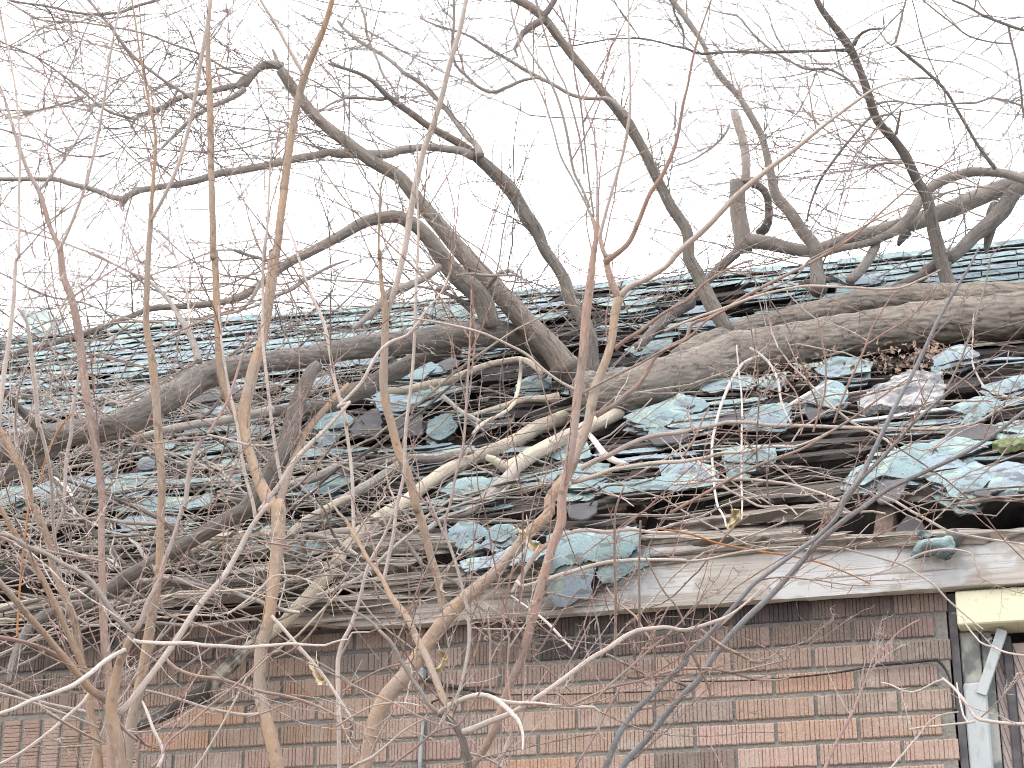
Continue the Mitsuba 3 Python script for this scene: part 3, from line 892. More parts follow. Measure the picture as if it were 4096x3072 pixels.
# scattered small scraps: random remnants over the decayed part, more of them to the left
for k in range(95):
    x = Rr.uniform(-4.4, 0.5)
    s_ = Rr.uniform(0.25, 3.4)
    if intact(x, s_) or (x > -2.2 and Rr.random() < 0.8 and s_ < 2.6):
        continue
    L, W = Rr.uniform(0.06, 0.24), Rr.uniform(0.05, 0.15)
    th = np.linspace(0, 2 * np.pi, 11)[:-1]
    rr = Rr.uniform(0.7, 1.15, 10)
    pg = Polygon(np.c_[x + L * rr * np.cos(th), s_ + W * rr * np.sin(th)])
    h = Rr.uniform(0.03, 0.055)
    sh = [slab(pg, h, 0.006, Rr, 0.008, 0.02, 0.04, 0.009, 8, Rr.uniform(0, 0.02))]
    if Rr.random() < 0.6:
        sh.append(slab(shapely.affinity.translate(pg, Rr.uniform(-0.02, 0.02), -0.02), h - 0.012, 0.007, Rr, 0.006, 0.01, 0.05, 0.009))
    put_sheet('roof__torn_shingle', sh, 'shingle' if Rr.random() < 0.8 else 'shingle_back', house, Rr)

for k in range(95):
    x, s_ = Rr.uniform(-3.6, 0.45), Rr.uniform(0.3, 3.3)
    L, W = Rr.uniform(0.12, 0.42), Rr.uniform(0.012, 0.045)
    if intact(x + L / 2, s_):
        continue
    th = np.linspace(0, 2 * np.pi, 15)[:-1]
    c_, n_ = np.cos(th), np.sin(th)
    pg = Polygon(np.c_[x + L / 2 + L / 2 * np.sign(c_) * np.abs(c_) ** 0.6, s_ + W * np.sign(n_) * np.abs(n_) ** 0.7 * Rr.uniform(0.5, 1.2, 14)])
    h = Rr.uniform(0.03, 0.05)
    sh = [slab(pg, h, 0.005, Rr, 0.006, 0.01, 0.035, 0.006, 8, Rr.uniform(0, 0.008))]
    for j in range(int(Rr.integers(0, 3))):
        sh.append(slab(shapely.affinity.translate(pg, Rr.uniform(-0.04, 0.04), -0.016 * (j + 1)), h - 0.010 * (j + 1), 0.005, Rr, 0.005, 0.008, 0.05, 0.006))
    put_sheet('roof__torn_shingle', sh, 'shingle', house, Rr)

# splinters and rotten slivers on the boards
n = 420
sx, ss = Rr.uniform(-4.4, 0.5, n), Rr.uniform(0.02, 2.9, n)
keep = ~intact(sx, ss)
S = roof_pt(sx, ss, Rr.uniform(0.03, 0.06, n))[keep]
D = np.stack([np.ones(n), Rr.normal(size=n) * 0.12, Rr.normal(size=n) * 0.12], -1)[keep]
P = grow(S, D, Rr.uniform(0.05, 0.5, len(S)), 6, 0.06, 0, Rr)
sp = batch_tubes(P, np.repeat(Rr.uniform(0.0015, 0.006, len(S))[:, None], 6, 1) * np.array([0.4, 1, 1, 1, 0.8, 0.2]), 4)
put('roof__splinter', sp, 'grey_board', house, uv=np.tile([0, 0.5], (len(sp[0]), 1)), kind='stuff')
pts = np.array([roof_xs(np.array(2696 + x_ / 1.58), np.array(1000 + y_ / 1.58), 0.05) for x_, y_ in [(1330, 830), (1500, 760), (1700, 780), (1730, 870), (1600, 960), (1330, 960), (1200, 990), (1160, 920)]])
put_sheet('roof__rotten_felt', [slab(Polygon(pts), 0.045, 0.03, Rr, 0.022, 0, 0.014, 0.012, 22, 0.015)], 'mould', house, Rr, label='crumbling whitish lump of rotten felt')
put_sheet('roof__moss', [slab(px_poly('Z4 1900,530 2040,450 2212,460 2300,500 2212,550 1980,570'), 0.075, 0.02, Rr, 0.012, 0, 0.018, 0.012, 25, 0.01)], 'moss', house, Rr, label='bright green moss cushion', kind='stuff')

# the doorway at the right ------------------------------------------
put('lintel', box_mesh([-0.240, -0.035, 2.832], [1.6, 0.10, 2.924], 0.004), 'cream_paint', house, label='cream painted lintel board')
put('mortar_strip', box_mesh([XR + 0.002, 0.012, 0], [-0.243, 0.10, 2.93]), 'strip_dark', house)
put('door_frame', box_mesh([-0.241, 0.035, 2.69], [-0.190, 0.12, 2.829], 0.003), 'grey_paint', house)
put('door_frame', box_mesh([-0.241, 0.012, 0], [-0.182, 0.12, 2.688], 0.005), 'blue_paint', house, label='pale blue door post')
put('door_frame', box_mesh([-0.188, 0.05, 2.0], [-0.160, 0.13, 2.829], 0.003), 'grey_paint', house)
A, B = np.array([-0.196, 0.004, 2.655]), np.array([-0.128, 0.004, 2.822])
d_ = unit(B - A)
q_ = np.array([d_[2], 0, -d_[0]]) * 0.013
v = np.array([A - q_, A + q_, B + q_, B - q_, A - q_ + [0, 0.03, 0], A + q_ + [0, 0.03, 0], B + q_ + [0, 0.03, 0], B - q_ + [0, 0.03, 0]])
put('brace', (v, np.array([[0, 1, 2, 3], [7, 6, 5, 4], [0, 4, 5, 1], [1, 5, 6, 2], [2, 6, 7, 3], [3, 7, 4, 0]])), 'blue_paint', house, label='slanting blue brace at the door head')
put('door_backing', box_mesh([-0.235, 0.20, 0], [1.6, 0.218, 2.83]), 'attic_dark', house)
for k, (xa, xb) in enumerate([(-0.157, -0.133), (-0.108, -0.022), (0.006, 0.10), (0.13, 0.22)]):
    pn = put('door_panel', box_mesh([xa, 0.075, 0], [xb, 0.095, 2.80], 0.002), 'panel_pink', house, label='pale pink door panel crossed by slanting dark strips' if k == 1 else None)
    for j in range(16):
        z1 = 2.80 - j * 0.048
        xs_ = np.clip([xa, xb], xa + 0.002, xb - 0.002)
        za, zb2 = z1, z1 - (xb - xa) * 3.3
        za2, zb3 = min(za, 2.797), zb2
        v = np.array([[xs_[0], 0.073, za2], [xs_[0], 0.073, za2 - 0.006], [xs_[1], 0.073, zb3 - 0.006], [xs_[1], 0.073, zb3], [xs_[0], 0.0765, za2], [xs_[0], 0.0765, za2 - 0.006], [xs_[1], 0.0765, zb3 - 0.006], [xs_[1], 0.0765, zb3]])
        put(pn[len(house) + 2:] + '__strip', (v, np.array([[0, 1, 2, 3], [0, 4, 5, 1], [3, 2, 6, 7], [0, 3, 7, 4]])), 'strip_dark', house)
for xa, w_ in [(-0.132, 0.023), (-0.020, 0.024), (0.102, 0.025)]:
    put('dark_upright', box_mesh([xa, 0.045, 0], [xa + w_, 0.07, 2.815], 0.003), 'strip_dark', house)  # near-black upright boxes between the panels

# shingle pieces that lie or hang on the eave: things of their own
def hang(x, z, h):
    x, z, h = np.broadcast_arrays(x, z, h)
    return np.stack([x, -0.06 - h, z], -1)


def wall_poly(s, Y=-0.07):
    a, _ = parse(s)
    P = at(a[:, 0], a[:, 1], np.full(len(a), Y))
    return Polygon(P[:, [0, 2]])


ck = thing('shingle_clump', 'large torn clump of blue-green shingles hanging over the middle of the fascia board', 'shingle')
def drape(x, t, h):
    x, t, h = np.broadcast_arrays(x, t, h)
    e = smoothstep_np(0.025, -0.025, t)[..., None]
    base = np.stack([x, np.where(t > 0, -0.05 + t * math.cos(SLOPE), -0.05 - 0.014 * np.clip(-t / 0.02, 0, 1)), np.where(t > 0, 3.092 + t * math.sin(SLOPE), 3.092 + t)], -1)
    return base + h[..., None] * unit(RN * (1 - e) + np.array([0, -1.0, 0.0]) * e)


def drape_poly(s_):
    a, _ = parse(s_)
    W = at(a[:, 0], a[:, 1], np.full(len(a), -0.064))
    x1, t1 = roof_xs(a[:, 0], a[:, 1], 0.03)
    up = W[:, 2] > 3.092
    return Polygon(np.c_[np.where(up, x1, W[:, 0]), np.where(up, t1, W[:, 2] - 3.092)])


put_sheet('sheet', [slab(drape_poly('C2 1265,430 1285,330 1310,270 1400,232 1600,205 1630,300 1640,420 1632,580 1600,625 1560,610 1440,665 1390,640 1350,590 1338,490'), 0.030, 0.008, Rr, 0.014, 0.02, 0.016, 0.005, 9, 0.018, 0.0, drape)], 'shingle', ck, Rr)
put_sheet('sheet', [slab(drape_poly('C2 1640,300 1620,210 1890,205 1930,260 2000,300 1995,388 1870,450 1780,505 1695,515 1655,430'), 0.034, 0.008, Rr, 0.014, 0.02, 0.016, 0.005, 9, 0.018, 0.0, drape)], 'shingle', ck, Rr)
put_sheet('flap', [slab(drape_poly('C2 1268,430 1285,330 1330,270 1440,232 1600,203 1800,198 1900,200 1935,265 1915,310 1850,370 1760,380 1690,405 1620,385 1560,405 1480,410 1380,465 1320,475'), 0.052, 0.007, Rr, 0.012, 0.016, 0.014, 0.009, 12, 0.012, 0.0, drape)], 'shingle', ck, Rr)
put_sheet('sheet', [slab(px_poly('C2 1150,330 1220,270 1320,255 1340,310 1250,370 1170,370', 0.05), 0.045, 0.008, Rr, 0.010, 0.02, 0.022, 0.006, 9, 0.01)], 'shingle', ck, Rr)
put_sheet('underside', [slab(wall_poly('C2 1600,420 1700,400 1720,530 1640,530 1630,600 1590,580'), 0.012, 0.006, Rr, 0.004, 0.004, 0.02, 0.003, 9, 0, 0, hang)], 'shingle_back', ck, Rr)
ck = thing('shingle_scrap', 'small curled blue-grey shingle scrap sitting on the right end of the fascia board', 'shingle')
put_sheet('sheet', [slab(wall_poly('C3 1500,330 1540,240 1690,210 1760,190 1790,260 1790,310 1730,360 1640,330 1530,345'), 0.035, 0.009, Rr, 0.010, 0.01, 0.014, 0.005, 16, 0.035, 0.0, hang),
                    slab(wall_poly('C3 1690,290 1790,280 1770,330 1730,365 1670,340'), 0.055, 0.008, Rr, 0.006, 0.01, 0.014, 0.004, 16, 0.02, 0.0, hang)], 'shingle', ck, Rr)
put_sheet('roll', [slab(wall_poly('C3 1535,175 1580,170 1670,205 1600,215 1545,200'), 0.03, 0.012, Rr, 0.004, 0.004, 0.014, 0.004, 16, 0.02, 0.0, hang)], 'shingle', ck, Rr)
put_sheet('underside', [slab(wall_poly('C3 1690,210 1780,160 1850,195 1800,270 1740,260'), 0.02, 0.009, Rr, 0.008, 0.01, 0.014, 0.006, 16, 0.02, 0.0, hang)], 'shingle_back', ck, Rr)
ck = thing('slate_plate', 'dark grey plate standing on edge above the right part of the fascia', 'plate')
put_sheet('x', [slab(wall_poly('C3 1405,225 1420,150 1480,80 1560,100 1600,170 1556,215', 0.0), -0.03, 0.008, Rr, 0.003, 0, 0.02, 0.002, 9, 0, 0, hang)], 'shingle_back', None, Rr, as_key=ck)
ck = thing('slat', 'loose grey slat leaning in the gap above the middle of the fascia', 'slat')
a_ = wall_poly('C3 640,150 660,150 750,20 700,20', 0.05)
put_sheet('x', [slab(a_, -0.10, 0.012, Rr, 0.001, 0, 0.02, 0.0015, 9, 0, 0, hang)], 'grey_board', None, Rr, as_key=ck)
ck = thing('metal_strip', 'thin pale metal strip lying across the broken boards at the right', 'strip')
a_ = px_poly('B3 1110,1092 1300,1070 1500,1040 1740,1010 1745,1022 1500,1056 1300,1086 1112,1106', 0.07)
put_sheet('x', [slab(a_, 0.08, 0.004, Rr, 0.001, 0, 0.03, 0.001)], 'conduit_grey', None, Rr, as_key=ck)

# leaf litter -------------------------------------------------------
def leaves(n, spots, R, size=(0.012, 0.035)):
    V, F, o = [], [], 0
    for k in range(n):
        c, sp_ = spots[int(R.integers(len(spots)))]
        p = c + sp_ * R.normal(size=3)
        a, b = unit(R.normal(size=3)), None
        b = unit(np.cross(a, R.normal(size=3)))
        nn = np.cross(a, b)
        L = R.uniform(*size)
        w = L * R.uniform(0.3, 0.55)
        q = [p - a * L, p - a * L * 0.2 + b * w + nn * w * 0.4, p + a * L * 0.5 + b * w * 0.6, p + a * L + nn * L * 0.3, p + a * L * 0.4 - b * w * 0.7, p - a * L * 0.3 - b * w + nn * w * 0.5]
        V += q
        F += [[o, o + 1, o + 5], [o + 1, o + 4, o + 5], [o + 1, o + 2, o + 4], [o + 2, o + 3, o + 4]]
        o += 6
    return np.array(V), np.array(F)


spots = []
for x_, y_ in [(1400, 690), (1330, 720), (1450, 660), (1250, 750), (800, 790), (720, 800), (650, 840), (870, 760), (1560, 660), (1640, 640), (600, 870), (1500, 700), (950, 720), (700, 830)]:
    x, s_ = roof_xs(np.array(2696 + x_ / 1.58), np.array(1000 + y_ / 1.58), 0.06)
    spots.append((roof_pt(x, s_, 0.06), np.array([0.05, 0.06, 0.012])))
ck = thing('leaf_litter', 'brown dead leaves heaped under the thick end of the fallen trunk', 'leaves', kind='stuff')
put_as(ck, leaves(460, spots, Rr, (0.007, 0.018)), 'brown_leaf')
for px_, py_, Y, lab in [(1350 + 650 / 1.58, 2022 + 985 / 1.58, -1.05, 'curled straw-coloured dead leaf hanging in front of the brick wall'),
                         (2696 + 375 / 1.58, 2022 + 85 / 1.58, -0.35, 'curled yellow dead leaf caught above the fascia, right of centre'),
                         (1350 + 1215 / 1.58, 2022 + 215 / 1.58, -1.2, 'straw-coloured dead leaf wrapped round a sapling in front of the fascia'),
                         (0 + 2010 / 1.58, 2022 + 1070 / 1.58, -0.9, 'pale dry leaf on a thin branch at the lower left')]:
    ck = thing('dead_leaf', lab, 'leaf')
    c = at(np.array(px_), np.array(py_), Y)
    RL = np.random.default_rng(int(px_))
    q = []
    nu, nv = 9, 5
    for i in range(nu):
        for j in range(nv):
            u, w_ = i / (nu - 1), j / (nv - 1) - 0.5
            wd = 0.018 * math.sin(math.pi * min(1, u * 0.92 + 0.06)) ** 0.7
            q.append(c + np.array([wd * w_ * 1.5 + 0.012 * math.sin(5 * u), 0.014 * math.cos(6 * w_ + 3 * u), 0.026 - 0.056 * u]) + RL.normal(size=3) * 0.003)
    f = [[i * nv + j, i * nv + j + 1, (i + 1) * nv + j + 1, (i + 1) * nv + j] for i in range(nu - 1) for j in range(nv - 1)]
    if 'straw-coloured dead leaf wrapped' in lab or 'pale dry' in lab:
        q = [c + np.array([(p - c)[2] * 0.9, (p - c)[1], -(p - c)[0] - 0.55 * (p - c)[2]]) for p in q]
    put('blade', (np.array(q), np.array(f)), 'dead_leaf', ck, smooth=True)
    st = np.array([[c + [0, 0, 0.022], c + [-0.006, 0, 0.042], c + [-0.010, 0.01, 0.06]]])
    put('stalk', batch_tubes(st, np.array([[0.0012, 0.001, 0.001]]), 4), 'dead_leaf', ck)

# cable and conduit on the wall -------------------------------------
ck = thing('wall_cable', 'black cable sagging along the brick wall from a bracket to the doorway', 'cable')
limb(ck, 'cable', 'cable_black', 'C2 545,1090,20 600,1112,26 700,1140,28 830,1162,26 950,1182,24 1020,1196,10 1300,1195,9 1700,1185,9 2212,1150,9 C3 0,1115,10 400,1108,10 640,1095,12 900,1072,12 1100,1045,14 1250,1015,18 1500,990,22 1660,975,22 1690,1000,16 1740,1090,14 1765,1300,14', -0.012, -0.012, 8, wob=0.0, rough=0.02)
limb(ck, 'loop', 'cable_black', 'C2 585,1285,14 582,1262,14 600,1240,14 640,1226,13 700,1216,12 800,1212,12', -0.012, -0.012, 7, wob=0.0)
put('bracket', box_mesh(at(np.array(1350 + 535 / 1.58), np.array(2022 + 1110 / 1.58), 0.0) - [0.012, 0.03, 0.0], at(np.array(1350 + 535 / 1.58), np.array(2022 + 1110 / 1.58), 0.0) + [0.012, 0.004, 0.034], 0.004), 'conduit_grey', ck)
ck = thing('conduit', 'thin grey conduit running down the brick wall below the cable bracket', 'conduit')
limb(ck, 'pipe', 'conduit_grey', 'C2 575,1310,12 548,1340,16 535,1430,22 525,1560,26 520,1659,26', -0.014, -0.014, 8, ground=True, wob=0.0, rough=0.01)
ck = thing('wire_hook', 'small bent wire hook on the brick wall at the left', 'hook')
limb(ck, 'wire', 'cable_black', 'C1 1620,1255,5 1570,1265,6 1545,1285,6 1560,1298,6 1610,1275,5 1618,1258,5', -0.012, -0.02, 6, wob=0.0)
ck = thing('flue_pipe', 'pale green flue pipe with a slanted cap rising behind the left end of the roof', 'chimney pipe')
b = at(np.array(150.0), np.array(1480.0), 3.8)
c = trimesh.creation.cylinder(0.055, 1.2, sections=20)
c.apply_translation(b + [0, 0, -0.30])
put('pipe', c, 'flue_metal', ck, smooth=40)
v = np.array([[-0.09, -0.08, 0.29], [0.09, -0.08, 0.17], [0.09, 0.08, 0.17], [-0.09, 0.08, 0.29], [-0.09, -0.08, 0.34], [0.09, -0.08, 0.31], [0.09, 0.08, 0.31], [-0.09, 0.08, 0.34]]) + b
put('cap', (v, np.array([[3, 2, 1, 0], [4, 5, 6, 7], [0, 1, 5, 4], [1, 2, 6, 5], [2, 3, 7, 6], [3, 0, 4, 7]])), 'flue_metal', ck)
ck = thing('antenna_mast', 'thin pale mast standing beyond the ridge near the middle', 'mast')
b = at(np.array(2085.0), np.array(1240.0), 4.5)
c = trimesh.creation.cylinder(0.006, 1.1, sections=8)
c.apply_translation(b + [0, 0, -0.3])
put_as(ck, c, 'conduit_grey', smooth=40)

#TREES#
# ---------------------------------------------------------------- the fallen tree on the roof
ft = thing('fallen_tree', 'large bare grey tree fallen across the roof, its trunk running in from the right', 'tree')
FT = []


def fl(part, bsdf, trace, Y0=0.0, Y1=None, sides=12, tw=1.0, **k):
    P, r = limb(ft, part, bsdf, trace, Y0, Y1, sides, **k)
    if tw:
        FT.append((P, r, tw))
    return P, r


limb(ft, 'trunk', 'bark_old', 'O 2900,600,112 2600,640,108 2330,668,106 2212,680,104 2100,690,103 2000,700,101 1900,716,99 1800,732,99 1700,748,102 1620,765,106 1550,784,102 1450,817,100 1370,842,104 1300,852,100 1262,835,70', 0, None, 84, lift=(0.085, 0.11), bark=0.0045, step=0.007, rough=0.10, wob=0.02, label='thick trunk with deeply furrowed grey-brown bark')
limb(ft, 'trunk', 'bark_old', 'O 2800,585,66 2500,620,62 2330,636,60 2212,640,62 2100,643,64 2000,645,66 1900,650,66 1800,668,58 1720,684,54 1640,700,50 1580,722,52 1520,750,60 1470,780,60', 0, None, 70, lift=(0.13, 0.10), bark=0.004, step=0.008, rough=0.10, wob=0.02, label='second, higher stem lying along the back of the trunk')
fl('limb', 'bark_dark', 'O 1290,860,72 1240,815,70 1195,775,62 1140,742,56 1080,722,58 1000,722,58 900,737,52 800,747,52 700,764,48 640,774,48 600,779,46 540,788,48 500,795,52 440,815,58 400,838,60 350,870,60 300,900,58 240,922,56 150,937,58 60,955,62 -60,985,62', [1.45, 1.2, 0.75, 0.3, -0.2, -0.62, -0.8, -0.9], None, 52, tw=0.2, bark=0.003, step=0.01, rough=0.12)
fl('limb', 'bark_old', 'O 1225,800,62 1190,752,52 1135,695,46 1070,622,42 1020,570,40 960,500,34 900,430,30 865,385,28 800,345,28 740,300,26 680,250,24 632,190,24 606,152,22', 1.15, 0.75, 22)
fl('limb', 'bark_mid', 'A1 1780,420,60 1700,405,58 1640,425,50 1580,480,60 1540,520,80 1500,550,50', 0.75, 0.72, 16)
fl('twig_stub', 'bark_mid', 'A1 1750,410,30 1745,360,26 1725,310,14', 0.75, 0.75, 8, tw=0)
fl('limb', 'bark_mid', 'A1 1530,535,42 1400,560,38 1250,590,36 1130,620,36 1060,660,34 1000,695,30 930,715,22 850,750,22 830,800,14', 0.73, 0.6, 12)
fl('limb', 'bark_mid', 'A1 1540,560,44 1500,600,36 1390,650,32 1290,700,30 1210,755,28 1130,830,24 1030,930,20 975,990,14', 0.72, 0.5, 12)
fl('limb', 'bark_old', 'O 1058,705,44 1038,642,44 990,598,42 955,556,38 930,520,34 890,482,30 850,466,28 800,476,26 745,504,23 680,540,21 620,570,19 565,612,17 500,648,15 420,660,14 340,665,13 270,688,12 190,718,13 100,745,13 20,767,11 -40,780,10', [1.0, 0.8, 0.55, 0.2, -0.1, -0.3], None, 18)
fl('limb', 'bark_old', 'B2 1610,780,100 1600,560,90 1545,430,84 1480,330,80 1440,200,78 1380,100,72 1310,0,72 A2 1310,1580,85 1260,1460,85 1200,1380,95 1150,1290,85 1080,1180,90 1020,1120,85 960,1060,80 880,990,70 800,925,55 700,870,50 560,785,44 460,712,42 330,620,40 180,485,26 80,445,22 0,420,18 -60,400,14', [1.5, 1.4, 1.25, 1.05, 0.8], None, 20)
fl('limb', 'bark_mid', 'A2 900,985,60 880,920,42 820,868,36 700,705,32 600,592,30 510,512,28 420,458,26 320,370,24 180,288,24 60,200,20 0,130,14', 1.12, 1.3, 12)
fl('limb', 'bark_mid', 'A2 860,990,60 780,955,52 700,942,48 560,928,45 420,942,52 300,975,56 0,970,56 A1 2090,962,52 1980,985,50 1880,1002,50 1700,1042,46 1500,1078,48 1400,1092,48 1200,1152,44 1000,1182,40 880,1205,40 800,1245,44 770,1275,50', 1.15, 0.55, 16)
fl('limb', 'bark_mid', 'A1 790,1262,40 720,1250,36 600,1202,34 450,1162,34 340,1132,30 150,1132,28 0,1132,26 -80,1140,20', 0.55, 0.45, 10)
fl('limb', 'bark_mid', 'A1 760,1255,36 775,1300,30', 0.55, 0.55, 8, tw=0)
fl('limb', 'bark_old', 'B3 345,520,84 235,335,100 150,150,84 95,40,78 A2 2215,1500,74 2105,1300,70 2005,1100,66 1905,900,66 1825,765,74 1700,612,60 1600,490,58 1500,372,55 1400,240,55 1300,112,56 1200,32,55 1130,-5,50 1040,-60,46', [1.65, 1.5, 1.3, 1.1], None, 18)
fl('limb', 'bark_dark', 'A2 1300,120,46 1230,165,50 1180,205,40 1140,280,26 1120,315,22 1140,360,12', 1.15, 1.0, 10)
fl('limb', 'bark_dark', 'A2 1295,105,40 1340,50,40 1375,-10,36 1400,-60,34', 1.15, 1.2, 10)
fl('limb', 'bark_mid', 'A2 1830,740,40 1780,680,36 1700,622,30 1580,622,26 1480,600,24 1380,542,24 1260,482,24 1100,390,22 980,322,18 800,212,16 660,172,14 520,112,10', 1.28, 1.0, 10)
fl('limb', 'bark_mid', 'A2 1270,485,18 1180,502,22 1060,552,24 980,582,24 880,542,22 820,482,20 745,405,20 722,300,18 735,150,18 735,-10,18', 1.1, 1.0, 9)
fl('limb', 'bark_dark', 'B3 1765,290,110 1700,100,86 A3 1685,1625,92 1640,1450,82 1600,1250,72 1540,1150,62 1470,1000,66 1400,900,56 1280,750,56 1230,600,56 1170,430,46 1112,300,56 1000,150,46 920,40,40 890,-30,36', [2.0, 1.9, 1.7, 1.5], None, 18)
fl('limb', 'bark_dark', 'A3 1110,320,34 1040,318,22 900,322,18 700,326,18 400,326,18 180,338,18 60,300,15 0,290,14 A2 2100,283,12 2050,270,12 1900,242,11 1750,246,10 1600,270,10 1480,286,10 1330,290,8', 1.56, 1.2, 9)
fl('limb', 'bark_dark', 'A3 60,298,14 64,220,14 40,140,13 0,80,12 A2 2130,20,10', 1.4, 1.4, 8)
fl('limb', 'bark_dark', 'A3 1135,285,28 1180,212,20 1250,182,16 1330,180,12', 1.56, 1.5, 8)
fl('limb', 'bark_mid', 'A3 1240,620,26 1180,605,18 1120,520,18 1050,470,18 960,435,18 850,438,16 740,390,16 640,335,16 560,270,16 480,190,16 400,100,14 300,80,10 180,40,8', 1.6, 1.5, 8)
# the upright stumps and the big logs of the crown at the right
fl('limb', 'bark_mid', 'A3 440,1590,112 425,1450,112 402,1300,102 400,1200,98 395,1140,92', 2.2, 2.15, 16, tw=0.3)
fl('limb', 'bark_light', 'A3 450,1150,60 455,1060,58 445,930,56 425,850,58 395,760,60 380,700,52', 2.15, 2.1, 12)
fl('limb', 'bark_dark', 'A3 440,1140,60 500,1160,50 560,1190,50 595,1270,50 600,1370,52 570,1450,64 530,1480,60', 2.2, 2.3, 12)
fl('limb', 'bark_mid', 'A3 915,1610,86 880,1540,84 828,1480,82 740,1350,76 640,1222,66 602,1050,52 560,880,46 482,722,46 402,602,42 302,490,46 232,382,36 192,290,32 100,150,40 20,40,36 -50,-40,34', [2.1, 2.0, 1.9, 1.8], None, 14)
fl('limb', 'bark_mid', 'A3 395,1525,100 480,1520,98 600,1532,92 700,1560,84 800,1580,78 900,1595,70', 2.2, 2.15, 16, tw=0.5)
fl('limb', 'bark_mid', 'A3 880,1580,70 1000,1540,62 1150,1490,76 1300,1460,90 1400,1440,104 1600,1378,108 1800,1300,112 2000,1215,116 2130,1170,120 2300,1120,120', 2.2, 2.5, 18)
fl('limb', 'bark_mid', 'A3 930,1610,40 1030,1575,44 1150,1555,44 1300,1510,52 1400,1460,60 1480,1380,64 1540,1290,64 1620,1190,64 1750,1120,64 1900,1085,62 2060,1092,58 2212,1130,62 2320,1165,62', 2.1, 2.3, 14)
fl('limb', 'bark_dark', 'A3 1740,1640,76 1820,1570,84 1900,1490,92 2000,1410,104 2080,1320,110 2150,1220,100 2280,1130,100', 2.1, 2.45, 14)
fl('limb', 'bark_dark', 'A3 2040,1300,90 2010,1380,96 1995,1460,70 1980,1530,50 1972,1600,16', 2.35, 2.3, 10, tw=0.5)
fl('limb', 'bark_dark', 'A3 1480,1460,70 1440,1510,50 1420,1550,20', 2.3, 2.3, 8, tw=0)
fl('limb', 'bark_mid', 'A3 1290,1510,46 1270,1570,62 B3 1255,20,62 1200,105,64 1110,195,64', 2.2, 2.05, 12, tw=0.4)
fl('limb', 'bark_dark', 'B3 915,260,110 905,160,92 898,60,82 A3 890,1590,84', 1.95, 2.15, 14, tw=1)
fl('limb', 'bark_dark', 'B3 1740,120,90 1640,105,80 1560,170,70 1450,215,64 1380,240,50', 2.05, 2.0, 12, tw=0.4)
fl('limb', 'bark_dark', 'B2 2230,330,90 2120,400,80 2040,470,70 1950,560,64 1900,620,60', 1.9, 1.6, 12, tw=0.5)
fl('limb', 'bark_dark', 'B3 400,20,60 250,150,60 120,300,60 0,400,66', 2.1, 1.9, 12, tw=0.6)
# the lower limbs towards the left
fl('limb', 'bark_dark', 'B2 760,620,80 660,640,96 560,665,96 480,700,104 400,752,116 300,800,118 200,858,118 80,915,118 0,955,110 B1 2080,985,95 1950,1000,90 1800,1020,80 1650,1030,70', [1.1, 0.8, 0.5, 0.25], None, 18, tw=0.2, bark=0.002)
fl('limb', 'wood_grey', 'B1 1720,1010,56 1500,1060,60 1350,1085,56 1200,1110,54 1000,1150,48 850,1200,40', 0.2, -0.2, 12, tw=0.2)
fl('limb', 'bark_dark', 'B1 720,1095,90 600,1110,92 500,1150,92 420,1200,92 350,1235,92 280,1300,90 200,1350,84 80,1410,80 0,1460,72 -80,1500,70', -0.75, -0.85, 18, tw=0.2)
fl('limb', 'bark_dark', 'B1 330,1220,80 270,1160,64 200,1080,56 130,1010,46 60,930,40 0,870,34 -60,800,30', -0.85, -1.1, 12, tw=0.6)
fl('limb', 'bark_dark', 'B1 2010,715,56 1970,770,84 1930,850,96 1890,940,108 1870,1010,112 1835,1150,116 1800,1250,118 1740,1370,124 1650,1500,128 1560,1640,122 C1 1440,90,110 1300,170,100 1180,240,92 1000,335,92 900,400,92 800,450,98 700,525,88 600,600,72 480,650,66', [-0.30, -0.35, -0.38, -0.4, -0.4], None, 22, tw=0.12, bark=0.0015, label='broken grey limb hanging down over the eave')
fl('limb', 'bark_dark', 'C1 470,640,60 300,690,70 200,760,72 150,840,70 110,920,62 70,1040,52 60,1120,40', -0.42, -0.6, 12, tw=0.3)
